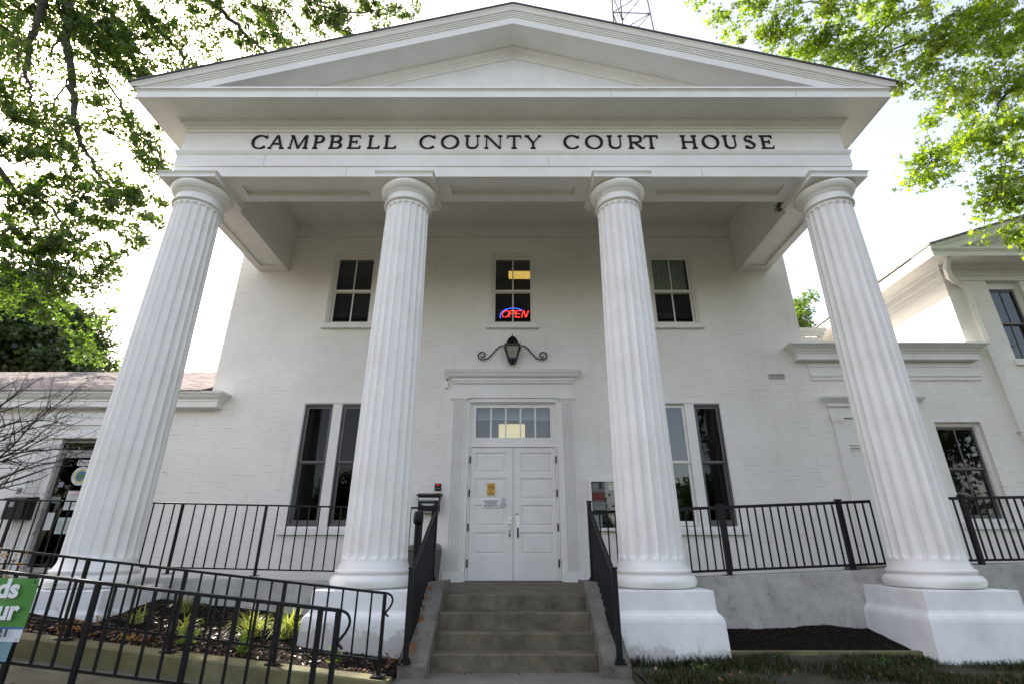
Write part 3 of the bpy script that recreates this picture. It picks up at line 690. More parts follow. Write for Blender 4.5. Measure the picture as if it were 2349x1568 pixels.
# ================================================================== GABLE BUILDING
GB = thing('gable_building', 'two storey white gabled building with downspout at the right edge', 'building', (14, W, 0))
gh = [(8.78 + 1.24, 9.9, 0, 1)][:0]
M().holes(10.0, 20, 0, 8.0, W, .3, [(10.96, 11.74, 5.09, 7.03)]).build('front_wall', BRICK, GB)
M().box(10.0, 10.3, W + .3, 26, 0, 8.0).build('side_wall', BRICK, GB)
M().box(19.7, 20, W + .3, 26, 0, 8.0).box(10.3, 19.7, 25.7, 26, 0, 8).box(10.3, 19.7, 13, 13.1, 0, 8).box(10.3, 19.7, W + .3, 13, 7.9, 7.95).build('rear_wall', ROOM, GB)
def gz(x): return 7.60 + .318 * (min(x, 29.9 - x) - 9.36)
M().hexa([(9.33, 9.68, 7.59), (14.95, 9.68, 9.38), (14.95, 26.5, 9.38), (9.33, 26.5, 7.59)], [(9.33, 9.68, 7.63), (14.95, 9.68, 9.42), (14.95, 26.5, 9.42), (9.33, 26.5, 7.63)])\
   .hexa([(20.57, 9.68, 7.59), (14.95, 9.68, 9.38), (14.95, 26.5, 9.38), (20.57, 26.5, 7.59)], [(20.57, 9.68, 7.63), (14.95, 9.68, 9.42), (14.95, 26.5, 9.42), (20.57, 26.5, 7.63)]).build('roof', SHING, GB)
gp = [(.0, 7.03), (.03, 7.03), (.03, 7.14), (.05, 7.15), (.05, 7.20), (.03, 7.22), (.03, 7.32), (.07, 7.34), (.09, 7.40), (.12, 7.41), (.60, 7.41), (.60, 7.33), (.62, 7.33), (.62, 7.44), (.635, 7.45), (.65, 7.49), (.66, 7.50), (.66, 7.54), (.0, 7.56)]
M().sweep([(10.0, 26), (10.0, W), (19.9, W), (19.9, 26)], gp, cap=False).build('cornice', TRIM, GB)
q = M(); pr = [(9.72, .0), (9.72, .05), (9.74, .09), (9.76, .10), (9.76, .24), (9.78, .24), (10.3, .23), (10.3, 0)]
k = len(pr)
for x0, x1 in ((9.36, 14.95), (20.54, 14.95)):
    vs = [(X, yy, (7.60 if X != 14.95 else 9.39) - dd) for X in (x0, x1) for yy, dd in pr]; q.add(vs, [(i, i + 1, k + i + 1, k + i) for i in range(k - 1)] + [tuple(range(k)), tuple(range(k, 2 * k))])
clip(q.build('raking_cornice', TRIM, GB), 7.49)
M().prism([(10.0, 7.56), (19.9, 7.56), (14.95, 9.2)], 'y', 10.31, 10.36).build('tympanum', TRIM, GB)
def gwin(parent, x0, x1, z0, z1, sillz=None):
    w = M().ring(x0, x1, z0, z1, .06, W + .09, W + .2).ring(x0 + .06, x1 - .06, z0 + .05, z1 - .06, .02, W + .11, W + .14)
    if z1 > 6.9: w.box(x0 + .06, x1 - .06, W + .10, W + .2, 6.86, 6.97)
    w = w.build('window', TRIM, parent)
    sashset(w, x0 + .07, x1 - .07, z0 + .06, min(z1 - .08, 6.86), W + .14, DGREY, muntin=True, zm=(6.01 if z0 > 4 else 2.79))
    M().box(x0 - .06, x1 + .10, W - .05, W + .09, z0 - .13, z0).build('sill', TRIM, w, bev=.004)
gwin(GB, 10.96, 11.74, 5.09, 7.03)
ds = M(); pp = [(9.86, 9.86, 7.42), (9.79, 9.88, 7.30), (9.80, 9.98, 7.13), (9.93, 10.12, 6.99), (10.15, 10.24, 6.93), (10.30, 10.29, 6.90), (10.385, 10.30, 6.80), (10.39, 10.30, 6.6), (10.40, 10.30, 5.4), (10.43, 10.30, 4.6), (10.45, 10.30, 3.4), (10.45, 10.30, .5)]
ds.tube(pp, .070, 4); ds.box(10.33, 10.49, W - .11, W, 6.32, 6.34).box(10.36, 10.52, W - .11, W, 3.50, 3.52)
ds.build('downspout', TRIM, GB)
# the lower window right of the last column belongs to the link side of the gable wall
LK2 = M().holes(8.0, 10.0, 0, .01, W, .3, [])
del LK2
# ------------------------------------------------------------------ opening for the low window: rebuild link wall with it
for o in list(LK.children):
    if o.name.startswith('front_wall'): bpy.data.objects.remove(o)
M().holes(6.4, 10.0, 0, 5.2, W, .3, [(6.83, 8.25, .9, 3.24), (8.74, 9.70, 1.76, 3.72)]).build('front_wall', BRICK, LK)
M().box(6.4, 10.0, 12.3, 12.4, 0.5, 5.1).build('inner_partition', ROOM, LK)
gwin(LK, 8.74, 9.70, 1.76, 3.72)
# ================================================================== STEPS, LANDING, RETAINING WALLS
nos = [(7.60, .72), (7.24, .54), (6.95, .36), (6.68, .18)]
st = thing('concrete_steps', 'weathered concrete steps leading up to the white double doors', 'steps', (0, 7, 0))
q = M()
prof = [(6.68, -.1), (6.68, .165), (6.70, .18), (6.95, .18), (6.95, .345), (6.97, .36), (7.24, .36), (7.24, .525), (7.26, .54), (7.60, .54), (7.60, .705), (7.62, .72), (8.3, .72), (8.3, -.1)]
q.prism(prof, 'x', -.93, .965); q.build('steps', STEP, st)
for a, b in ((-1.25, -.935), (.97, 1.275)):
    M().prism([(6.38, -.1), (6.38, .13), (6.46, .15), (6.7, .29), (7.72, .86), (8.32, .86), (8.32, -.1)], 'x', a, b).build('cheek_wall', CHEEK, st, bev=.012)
for i, (yy, ss) in enumerate([(6.62, .05), (6.85, .035), (7.05, .045), (7.25, .03), (7.42, .04), (7.6, .03)]):
    zz = .29 + (yy - 6.7) * .5588 if yy > 6.7 else .15 + (yy - 6.46) * .583
    rr0 = random.Random(i); pl = [(-1.155 + .03 * rr0.random() + ss * (.8 + .5 * rr0.random()) * math.cos(R(a)) * .6, yy + ss * (.8 + .5 * rr0.random()) * math.sin(R(a)) * 1.6) for a in range(0, 360, 30)]
    sl_ = .5588 if yy > 6.7 else .583
    q = M(); q.add([(p[0], p[1], zz + (p[1] - yy) * sl_ + .0035) for p in pl], [tuple(range(12))]); q.build('rust_stain', simple('rust', (.17, .075, .025), .9, 0, 20, .5), st)
tag(M().box(-6.3, -.94, 8.30, W, -.1, .715).box(-.94, .97, 8.30, W, -.1, .718).box(.97, 6.2, 8.30, W, -.1, .715).build('porch_floor', STEP), kind='structure')
pw = M(); pw.hexa([(-9.5, 8.03, -.1), (-1.27, 8.03, -.1), (-1.27, 8.30, -.1), (-9.5, 8.30, -.1)], [(-9.5, 8.03, .96), (-1.27, 8.03, .83), (-1.27, 8.30, .83), (-9.5, 8.30, .96)])
tag(pw.build('retaining_wall', CONC, bev=.01), 'grey rendered retaining wall behind the planted bed on the left', 'wall')
pw = M(); pw.hexa([(1.29, 8.03, -.1), (9.5, 8.03, -.1), (9.5, 8.30, -.1), (1.29, 8.30, -.1)], [(1.29, 8.03, .86), (9.5, 8.03, 1.17), (9.5, 8.30, 1.17), (1.29, 8.30, .86)])
tag(pw.build('retaining_wall', CONC, bev=.01), 'grey rendered retaining wall behind the mulch bed on the right', 'wall')
# raised walks behind the walls
tag(M().hexa([(6.2, 8.3, -.1), (12, 8.3, -.1), (12, W, -.1), (6.2, W, -.1)], [(6.2, 8.3, .98), (12, 8.3, 1.1), (12, W, 1.1), (6.2, W, .98)]).build('side_walk', STEP), kind='structure')
tag(M().hexa([(-12, 8.3, -.1), (-6.3, 8.3, -.1), (-6.3, W, -.1), (-12, W, -.1)], [(-12, 8.3, .84), (-6.3, 8.3, .74), (-6.3, W, .74), (-12, W, .84)]).build('side_walk', STEP), kind='structure')
# ramp on the left and its kerb
def rt(x): return .83 + .1025 * (-x - 1.39)          # rail height along the ramp
def kz(x): return max(.06, rt(x) - .765)
q = M(); xs = [-1.40, -2, -3, -5, -9]
for a, b in zip(xs[:-1], xs[1:]):
    q.hexa([(b, 4.50, -.2), (a, 4.50, -.2), (a, 5.98, -.2), (b, 5.98, -.2)], [(b, 4.50, max(.008, kz(b) - .17)), (a, 4.50, max(.008, kz(a) - .17)), (a, 5.98, max(.008, kz(a) - .17)), (b, 5.98, max(.008, kz(b) - .17))])
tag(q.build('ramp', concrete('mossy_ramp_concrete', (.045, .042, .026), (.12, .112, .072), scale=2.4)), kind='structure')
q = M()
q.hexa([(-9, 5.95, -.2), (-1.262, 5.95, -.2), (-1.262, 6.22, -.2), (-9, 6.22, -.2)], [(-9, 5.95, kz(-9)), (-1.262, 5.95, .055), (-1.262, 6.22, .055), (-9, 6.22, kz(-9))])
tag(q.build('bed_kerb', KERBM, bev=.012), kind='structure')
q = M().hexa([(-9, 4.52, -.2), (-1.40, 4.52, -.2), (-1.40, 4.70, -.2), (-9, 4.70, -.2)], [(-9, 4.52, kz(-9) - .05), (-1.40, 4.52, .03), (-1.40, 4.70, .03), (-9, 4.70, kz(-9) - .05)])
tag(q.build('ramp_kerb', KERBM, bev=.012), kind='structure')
# ================================================================== GROUND
gm, nt_, b_ = mat('lawn_ground')
c = ramp(nt_, noise(nt_, coords(nt_), 6, 8, .7), [(.3, (.018, .018, .008)), (.6, (.036, .036, .014)), (.8, (.07, .052, .028))])
nt_.links.new(c, b_.inputs['Base Color']); b_.inputs['Roughness'].default_value = 1; bump(nt_, b_, noise(nt_, coords(nt_), 30, 6), .8, .02)
tag(M().box(-400, 400, -400, 400, -.9, -.03).build('ground', gm), kind='structure')
lawn = M(); NX, NY = 60, 40
def lz(x, y): return .075 + .02 * math.sin(x * 2.1 + y) + .015 * math.sin(y * 3.7 - x * 1.3)
vs = []; x0, x1, y0_, y1_ = 1.285, 14, -2.6, 7.06
for j in range(NY + 1):
    for i in range(NX + 1):
        x = x0 + (x1 - x0) * i / NX; y = y0_ + (y1_ - y0_) * j / NY; vs.append((x, y, lz(x, y)))
lawn.add(vs, [(j * (NX + 1) + i, j * (NX + 1) + i + 1, (j + 1) * (NX + 1) + i + 1, (j + 1) * (NX + 1) + i) for j in range(NY) for i in range(NX)])
lawn.box(1.275, 1.284, -2.6, 7.0, -.1, .085)
tag(lawn.build('lawn', gm, smooth=True), kind='structure')
tag(M().box(-14, -1.42, -2.6, 4.50, -.03, .02).build('lawn', gm), kind='structure')
tag(M().box(-1.40, 1.30, -2.6, 6.72, -.1, 0).build('path', PATH), kind='structure')
tag(M().box(-60, 60, -4.6, -2.6, -.1, .0).build('sidewalk', simple('sunlit_sidewalk', (.15, .14, .12), .9, 0, 1, .15)), kind='structure')
tag(M().box(-60, 60, -16, -4.75, -.2, -.12).build('street', simple('asphalt', (.06, .06, .058), .9, 0, 3, .2)), kind='structure')
tag(M().box(-60, 60, -4.75, -4.6, -.2, .002).build('street_kerb', CONC), kind='structure')
# mulch beds
mm, nt_, b_ = mat('dark_mulch')
c = ramp(nt_, noise(nt_, coords(nt_, (1, 1.6, 1)), 55, 4, .7), [(.35, (.006, .005, .004)), (.6, (.022, .016, .012)), (.75, (.07, .045, .03))])
nt_.links.new(c, b_.inputs['Base Color']); b_.inputs['Roughness'].default_value = 1; b_.inputs['Specular IOR Level'].default_value = .1
bump(nt_, b_, noise(nt_, coords(nt_), 60, 6, .8), 1, .03)
def bed(xa, xb, ya, yb, fz, nx, ny, name):
    vs = [(xa + (xb - xa) * i / nx, ya + (yb - ya) * j / ny, 0) for j in range(ny + 1) for i in range(nx + 1)]
    vs = [(x, y, fz(x, y)) for x, y, _ in vs]
    q = M().add(vs, [(j * (nx + 1) + i, j * (nx + 1) + i + 1, (j + 1) * (nx + 1) + i + 1, (j + 1) * (nx + 1) + i) for j in range(ny) for i in range(nx)])
    return tag(q.build(name, mm, smooth=True), kind='structure')
def hn(x, y): return .5 * (math.sin(x * 9.1 + 2 * math.sin(y * 7)) * math.sin(y * 11.3 + 1.7 * math.sin(x * 5)) + .5 * math.sin(x * 23 + y * 19))
def bl(x, y): return kz(x) - .015 + (y - 6.2) * .115 + .012 * hn(x, y)
def br_(x, y):
    t = max(0, min(1, (y - 7.15) / .85)); return .12 + .14 * t + .012 * hn(x, y) + (.05 * math.exp(-((x - 4.3) / .35) ** 2 - ((y - 7.9) / .3) ** 2))
bed(-9, -1.255, 6.2, 8.04, bl, 160, 40, 'mulch_bed'); bed(1.28, 9.5, 7.14, 8.04, br_, 160, 24, 'mulch_bed')
def inplinth(x, y):
    return any(abs(x - c) < .68 for c in cxs) and 6.78 < y < 8.14
def chips(name, area, n, size, mats, zf, seed, fl=.25):
    r = random.Random(seed); q = M()
    for _ in range(n):
        x = r.uniform(area[0], area[1]); y = r.uniform(area[2], area[3])
        if inplinth(x, y): continue
        a = r.uniform(0, 6.28); L = size * r.uniform(.5, 1.4); w = L * r.uniform(.18, .5); z = zf(x, y) + .004
        d = Vector((math.cos(a) * L, math.sin(a) * L, r.uniform(-.3, .3) * L)); e = Vector((-math.sin(a) * w, math.cos(a) * w, r.uniform(-.3, .6) * w)); p = Vector((x, y, z + abs(d.z)))
        q.add([p - d - e, p + d - e * .7, p + d * .8 + e, p - d * .9 + e * .8], [(0, 1, 2, 3)])
    return tag(q.build(name, mats), kind='stuff')
chipm = leafmat('bark_chip', (.015, .010, .008), (.085, .058, .044), .05, 1)
chips('mulch_chips', (-8, -1.27, 6.22, 8.03), 9000, .022, chipm, bl, 3)
chips('mulch_chips', (1.3, 7, 7.16, 8.02), 3500, .016, leafmat('dark_bark_chip', (.006, .005, .004), (.03, .022, .016), .05, 1), br_, 4)
tag(M().box(2.5, 5.0, 7.05, 7.14, -.05, .145).box(6.3, 9.5, 7.05, 7.14, -.05, .145).build('bed_edging', KERBM, bev=.01), 'low mossy timber edging between the lawn and the right mulch bed', 'edging')
# dry leaves
def leafpoly(lob, rin=.38):
    pts = []
    if lob == 0: return [(0, -1), (.32, -.3), (.36, .2), (0, 1), (-.36, .2), (-.32, -.3)]
    n = lob * 2
    for i in range(n):
        a = math.pi / 2 + math.pi * 2 * i / n; rr = 1 if i % 2 == 0 else rin
        pts.append((rr * math.cos(a), rr * math.sin(a)))
    return pts
def cloud(name, C, size, m, parent=None, lob=5, seed=1, origin=(0, 0, 0), rin=.38, flat=0.0, droop=0):
    rs = np.random.RandomState(seed); C = np.asarray(C, dtype=np.float64); n = len(C)
    if n == 0: return None
    o0 = np.array(parent['_o'] if parent is not None else origin, dtype=float)
    poly = np.array(leafpoly(lob, rin)); k = len(poly)
    nrm = rs.normal(size=(n, 3)); nrm[:, 2] += flat; nrm /= np.linalg.norm(nrm, axis=1)[:, None]
    a = rs.normal(size=(n, 3)); a[:, 2] -= droop; u = a - nrm * (a * nrm).sum(1)[:, None]; u /= np.linalg.norm(u, axis=1)[:, None]
    w = np.cross(nrm, u); s = (size * rs.uniform(.6, 1.25, n))[:, None, None]
    P = C[:, None, :] + s * (poly[None, :, 0:1] * w[:, None, :] * .85 + poly[None, :, 1:2] * u[:, None, :]) - s * .25 * np.abs(poly[None, :, 0:1]) * nrm[:, None, :]
    P = (P - o0).reshape(-1, 3)
    me = bpy.data.meshes.new(name); me.vertices.add(n * k); me.vertices.foreach_set('co', P.ravel())
    me.loops.add(n * k); me.loops.foreach_set('vertex_index', np.arange(n * k, dtype=np.int32))
    me.polygons.add(n); me.polygons.foreach_set('loop_start', np.arange(0, n * k, k, dtype=np.int32)); me.polygons.foreach_set('loop_total', np.full(n, k, dtype=np.int32))
    me.update(calc_edges=True); me.materials.append(m)
    ob = bpy.data.objects.new(name, me); COL.objects.link(ob); ob['_o'] = tuple(o0)
    if parent is not None: ob.parent = parent
    else: ob.location = tuple(o0)
    return ob
r = random.Random(11); pts = []
for _ in range(330):
    x = r.uniform(-7, -1.3); y = 6.22 + abs(r.gauss(0, .35))
    if y > 7.9 or inplinth(x, y): continue
    pts.append((x, y, bl(x, y) + .02))
for _ in range(40):
    x = r.gauss(-1.36, .08); y = r.gauss(6.5, .15); pts.append((x, y, bl(x, y) + .05 + abs(r.gauss(0, .04))))
tag(cloud('leaf_litter', pts, .022, DRY, lob=5, seed=3, flat=1.2), kind='stuff')
pts = [(x, y, lz(x, y) + .05) for x, y in [(r.uniform(1.4, 9), r.uniform(5.4, 7.0)) for _ in range(130)] if not inplinth(x, y)]
tag(cloud('leaf_litter', pts, .026, DRY, lob=5, seed=5, flat=1.0), kind='stuff')
pts = [(r.uniform(-.9, .9), r.choice([6.62, 6.93, 7.22, 6.64]) + r.uniform(-.03, .02), 0) for _ in range(26)]
pts = [(x, y, {0: .01, 1: .19, 2: .37}[0 if y < 6.7 else 1 if y < 7.0 else 2]) for x, y, _ in pts]
tag(cloud('leaf_litter', pts, .022, DRY, lob=5, seed=6, flat=2), kind='stuff')
# grass
def grass(name, area, n, h, zf, seed, m=GRASSM):
    rs = np.random.RandomState(seed); x = rs.uniform(area[0], area[1], n); y = rs.uniform(area[2], area[3], n)
    keep = np.array([not inplinth(a, b) for a, b in zip(x, y)]) & ((np.sin(x * 3.1 + 2 * np.sin(y * 2.3)) + np.sin(y * 5.3 + x * 1.7) + np.sin(x * 7.7 - y * 4.1) * .6) > rs.normal(-.3, .6, n)); x = x[keep]; y = y[keep]; n = len(x)
    z = np.array([zf(a, b) for a, b in zip(x, y)]); H = h * rs.uniform(.4, 1.3, n); a = rs.uniform(0, 6.28, n); w = .0035
    b = rs.normal(0, .35, (n, 2)) * H[:, None]
    dx, dy = np.cos(a) * w, np.sin(a) * w
    P = np.stack([np.stack([x - dx, y - dy, z - .01], 1), np.stack([x + dx, y + dy, z - .01], 1), np.stack([x + dx * .8 + b[:, 0] * .4, y + dy * .8 + b[:, 1] * .4, z + H * .6], 1), np.stack([x + b[:, 0], y + b[:, 1], z + H], 1), np.stack([x - dx * .8 + b[:, 0] * .4, y - dy * .8 + b[:, 1] * .4, z + H * .6], 1)], 1)
    k = 5; me = bpy.data.meshes.new(name); me.vertices.add(n * k); me.vertices.foreach_set('co', P.ravel()); me.loops.add(n * k); me.loops.foreach_set('vertex_index', np.arange(n * k, dtype=np.int32))
    me.polygons.add(n); me.polygons.foreach_set('loop_start', np.arange(0, n * k, k, dtype=np.int32)); me.polygons.foreach_set('loop_total', np.full(n, k, dtype=np.int32)); me.update(calc_edges=True)
    me.materials.append(m); ob = bpy.data.objects.new(name, me); COL.objects.link(ob); tag(ob, kind='stuff'); return ob
grass('grass', (1.31, 9, 5.2, 7.05), 60000, .055, lz, 9)
grass('grass', (1.32, 2.6, 6.45, 6.80), 1500, .10, lz, 10)
# ================================================================== RAILINGS
def railing(name, label, cat, x0, x1, y, zt0, zt1, drop, posts, sp, tw, bw, pw, cap=False, foot=.05, group=None, curl=False, top_d=None, postbelow=.1, mat_=BLACK):
    lt = lambda x: zt0 + (zt1 - zt0) * (x - x0) / (x1 - x0)
    t = thing(name, label, cat, ((x0 + x1) / 2, y, lt((x0 + x1) / 2) - drop - postbelow), group)
    M().bar((x0, y, lt(x0)), (x1, y, lt(x1)), tw, top_d or tw * 1.3).build('top_rail', mat_, t, bev=.004)
    M().bar((x0, y, lt(x0) - drop), (x1, y, lt(x1) - drop), tw * .8, tw * .8).build('bottom_rail', mat_, t)
    for p in posts:
        q = M().bar((p, y, lt(p) - drop - postbelow), (p, y, lt(p) + (.03 if cap else -.005)), pw)
        if cap: q.box(p - pw * .66, p + pw * .66, y - pw * .66, y + pw * .66, lt(p) + .03, lt(p) + .05)
        q.box(p - foot, p + foot, y - foot, y + foot, lt(p) - drop - postbelow, lt(p) - drop - postbelow + .012)
        q.build('post', mat_, t)
    n = int(round((x1 - x0) / sp))
    for i in range(n + 1):
        x = x0 + (x1 - x0) * i / n
        if any(abs(x - p) < sp * .35 for p in posts): continue
        M().bar((x, y, lt(x) - drop), (x, y, lt(x) - tw / 2), bw).build('baluster', mat_, t)
    if curl:
        z = lt(x1); r_ = curl
        ctl = [(x1 - .02, y, z), (x1 + .01, y, z), (x1 + r_ * .55, y, z - r_ * .25), (x1 + r_ * .72, y, z - r_ * .75), (x1 + r_ * .5, y, z - r_ * 1.3), (x1 + r_ * .15, y, z - r_ * 1.75), (x1 + r_ * .08, y, z - r_ * 1.95), (x1 + r_ * .4, y, z - r_ * 2.25)]
        ctl = [Vector(p) for p in ctl]; pts = []
        for i in range(len(ctl) - 1):
            p0, p1, p2, p3 = ctl[max(0, i - 1)], ctl[i], ctl[i + 1], ctl[min(len(ctl) - 1, i + 2)]
            for k in range(5):
                t_ = k / 5; pts.append(.5 * ((2 * p1) + (p2 - p0) * t_ + (2 * p0 - 5 * p1 + 4 * p2 - p3) * t_ * t_ + (3 * p1 - p0 - 3 * p2 + p3) * t_ ** 3))
        pts.append(ctl[-1])
        M().tube(pts, tw * .42, 6, flat=1.3).build('rail_curl', mat_, t, smooth=True)
    return t
def rx(D, Y, y): return at(D, y, Y).x
railing('ramp_railing', 'black handrail on the mossy kerb of the planted bed, with a curled end', 'railing', -7.5, -1.37, 6.10, rt(-7.5) + .012, .845, .625, [-1.385, -2.48, -3.59, -4.70, -5.80, -6.9], .1585, .026, .017, .034, foot=.07, curl=.10, postbelow=.145)
railing('ramp_railing', 'nearest black handrail along the front of the ramp, carrying the green banner', 'railing', -6.5, -1.40, 4.62, rt(-6.5) - .01, .83, .62, [-1.415, -1.56, -2.58, -3.42, -3.97, -5.2], .168, .027, .018, .036, foot=.06, curl=.12, postbelow=.16)
railing('porch_railing', 'thin black porch railing behind the two left columns', 'railing', -8.9, -2.0, 8.16, 2.01, 1.870, .90, [-7.66, -6.37, -5.08, -3.79, -2.5], .161, .024, .016, .034, postbelow=.09)
railing('porch_railing', 'short black porch railing beside the mailbox left of the steps', 'railing', -1.75, -1.20, 8.16, 1.87, 1.87, .90, [-1.22], .19, .026, .018, .05, postbelow=.09)
railing('porch_railing', 'thick black railing with capped posts right of the steps', 'railing', 1.20, 5.50, 8.16, 1.80, 1.965, .88, [3.18, 5.01], .118, .042, .020, .062, cap=True, foot=.075, postbelow=.07)
railing('porch_railing', 'black railing with capped post right of the far right column', 'railing', 6.2, 10.0, 8.16, 2.0, 2.06, .88, [6.93, 9.2], .118, .042, .020, .062, cap=True, foot=.075, postbelow=.07)
def stair_rail(X, label, w, thick):
    t = thing('stair_railing', label, 'railing', (X, 7.2, .4))
    ya, yb, za, zb = 6.42, 8.12, 1.07, 1.90
    lt = lambda y: za + (zb - za) * (y - ya) / (yb - ya); bz = lambda y: .22 + (.94 - .22) * (y - ya) / (yb - ya)
    def sbar(y0, z0, y1, z1, w, h, name):
        M().hexa([(X - w / 2, y0, z0 - h), (X + w / 2, y0, z0 - h), (X + w / 2, y1, z1 - h), (X - w / 2, y1, z1 - h)], [(X - w / 2, y0, z0), (X + w / 2, y0, z0), (X + w / 2, y1, z1), (X - w / 2, y1, z1)]).build(name, BLACK, t, bev=.004)
    sbar(ya, lt(ya) - .03, yb, lt(yb) - .03, thick, .035, 'top_rail'); sbar(ya, bz(ya) + .03, yb, bz(yb), thick * .7, .03, 'bottom_rail')
    for y_, z0, z1 in ((ya, .13, za + .005), (yb, .86, zb + .05)):
        M().box(X - w / 2, X + w / 2, y_ - w / 2, y_ + w / 2, z0, z1).box(X - w * .62, X + w * .62, y_ - w * .62, y_ + w * .62, z1, z1 + .02).box(X - .065, X + .065, y_ - .065, y_ + .065, z0, z0 + .015).box(X - .045, X + .045, y_ - .045, y_ + .045, z0, z0 + .05).build('post', BLACK, t)
    n = 14
    for i in range(1, n): y_ = ya + (yb - ya) * i / n; M().box(X - .009, X + .009, y_ - .009, y_ + .009, bz(y_), lt(y_) - .04).build('baluster', BLACK, t)
stair_rail(1.165, 'black stair handrail on the right cheek wall of the steps', .062, .045)
stair_rail(-1.175, 'black stair handrail on the left cheek wall of the steps, over rust marks', .055, .035)
# ================================================================== SMALL THINGS AT THE DOOR
# wall lantern
Ly = W - .20
ln = thing('wall_lantern', 'black wall lantern with curled iron scrolls above the door hood', 'lantern', (-.01, W, 4.9))
def sq4(cx, cy, h, z): return [(cx - h, cy - h, z), (cx + h, cy - h, z), (cx + h, cy + h, z), (cx - h, cy + h, z)]
cx_ = -.012
b = M(); top = .150; bot = .085; z0, z1 = 5.02, 5.30
for sx_, sy_ in ((-1, -1), (1, -1), (1, 1), (-1, 1)):
    b.bar((cx_ + sx_ * bot, Ly + sy_ * bot, z0), (cx_ + sx_ * top, Ly + sy_ * top, z1), .022)
b.hexa(sq4(cx_, Ly, bot + .012, z0 - .02), sq4(cx_, Ly, bot + .014, z0 + .02)); b.hexa(sq4(cx_, Ly, top + .02, z1 - .01), sq4(cx_, Ly, top + .022, z1 + .03))
b.hexa(sq4(cx_, Ly, .07, z0 - .06), sq4(cx_, Ly, .085, z0 - .02)); b.lathe([(.0, 4.915), (.012, 4.92), (.018, 4.935), (.03, 4.945), (.04, 4.96)], cx_, Ly, 12)
b.box(cx_ - .04, cx_ + .04, Ly, W, 5.06, 5.10).box(cx_ - .06, cx_ + .06, W - .02, W, 4.98, 5.3)
b.build('lantern_body', MATTE, ln)
M().hexa(sq4(cx_, Ly, .145, 5.33), sq4(cx_, Ly, .085, 5.47)).hexa(sq4(cx_, Ly, .09, 5.47), sq4(cx_, Ly, .08, 5.485)).lathe([(.03, 5.48), (.035, 5.50), (.062, 5.515), (.062, 5.53), (.03, 5.55), (.012, 5.56), (.008, 5.58), (.012, 5.59), (.006, 5.60), (.004, 5.62)], cx_, Ly, 14).build('lantern_cap', MATTE, ln)
fg = simple('frosted_lantern_glass', (.30, .26, .23), .25, 0, 8, .15)
M().hexa(sq4(cx_, Ly, bot - .008, z0 + .02), sq4(cx_, Ly, top - .012, z1)).build('lantern_glass', fg, ln)
for sg in (-1, 1):
    pts = []
    for i in range(26):     # outer spiral
        a = R(-60 - 27 * i) if False else 0
    cxs_, czs_ = -.655, 5.172
    sp_ = []
    for i in range(30):
        a = R(75 + 540 * (1 - i / 29.)); rr = .02 + .085 * (i / 29.) ** 1.0
        sp_.append((cxs_ + rr * math.cos(a), czs_ + rr * math.sin(a)))
    # inside of spiral outwards, then the S arm up to the lantern
    ctrl = [(-.60, 5.080), (-.55, 5.098), (-.50, 5.135), (-.45, 5.19), (-.40, 5.25), (-.34, 5.325), (-.28, 5.378), (-.22, 5.402), (-.165, 5.395), (-.125, 5.36)]
    sp2 = []
    for i in range(34):
        a = 272 - 420 * (1 - i / 33.); rr = .034 + .066 * (i / 33.) ** .9
        sp2.append((cxs_ + rr * math.cos(R(a - 0)), czs_ + rr * math.sin(R(a))))
    line = sp2 + ctrl
    M().tube([(cx_ + (p[0] * -sg), W - .06, p[1]) for p in line], .0145, 6).build('scroll', MATTE, ln, smooth=True)
    sp3 = [(.165 + .028 * (1 - i / 16.) * math.cos(R(180 + 30 * i)), 5.355 + .028 * (1 - i / 16.) * math.sin(R(180 + 30 * i))) for i in range(17)]
    M().tube([(cx_ + sg * p[0], W - .07, p[1]) for p in sp3], .008, 6).build('scroll', MATTE, ln, smooth=True)
# mailbox
mb = thing('mailbox', 'black wall mailbox with steel flap beside the door pilaster', 'mailbox', (-1.62, W, 1.95))
M().box(-1.83, -1.42, W - .17, W - .002, 1.955, 2.235).build('mailbox_body', MATTE, mb, bev=.006)
M().hexa([(-1.865, W - .20, 2.235), (-1.385, W - .20, 2.235), (-1.385, W, 2.235), (-1.865, W, 2.235)], [(-1.86, W - .20, 2.26), (-1.39, W - .20, 2.26), (-1.40, W, 2.30), (-1.85, W, 2.30)]).build('mailbox_lid', MATTE, mb)
q = M().lathe([(.0, -.19), (.042, -.19), (.042, .19), (0, .19)], 0, 0, 20); q.v = [(v[2] - 1.625, W - .165 + v[0] * .45, 2.165 + v[1]) for v in q.v]; q.build('flap', STEEL, mb, smooth='auto')
M().box(-1.76, -1.50, W - .178, W - .17, 2.07, 2.09).box(-1.72, -1.54, W - .178, W - .17, 2.055, 2.07).build('slot_plate', STEEL, mb)
M().box(-1.82, -1.43, W - .19, W - .02, 1.925, 1.95).build('paper_rack', GREY, mb)
cr = tag(M().box(-1.545, -1.42, W - .06, W - .002, 2.345, 2.48).build('card_reader', MATTE, bev=.012, origin=(-1.48, W, 2.35)), 'small black card reader with red light above the mailbox', 'card reader')
M().box(-1.515, -1.455, W - .066, W - .06, 2.44, 2.462).build('indicator', emit('red_led', (.55, .02, .02), .35), cr)
text('CARD', .03, -1.484, W - .064, 2.385, 'lettering', GREY, cr)
sn = tag(M().box(-1.447, -1.383, W - .07, W - .002, 4.44, 4.58).build('alarm_sensor', WSIGN, bev=.012, origin=(-1.41, W, 4.5)), 'small white sensor box mounted left of the door hood', 'sensor')
M().tube([(-1.41, W - .03, 4.58), (-1.40, W - .06, 4.63), (-1.40, W - .02, 4.66)], .012).lathe([(.0, 4.62), (.022, 4.625), (.022, 4.645), (0, 4.66)], -1.40, W - .05, 10).build('sensor_bracket', GREY, sn)
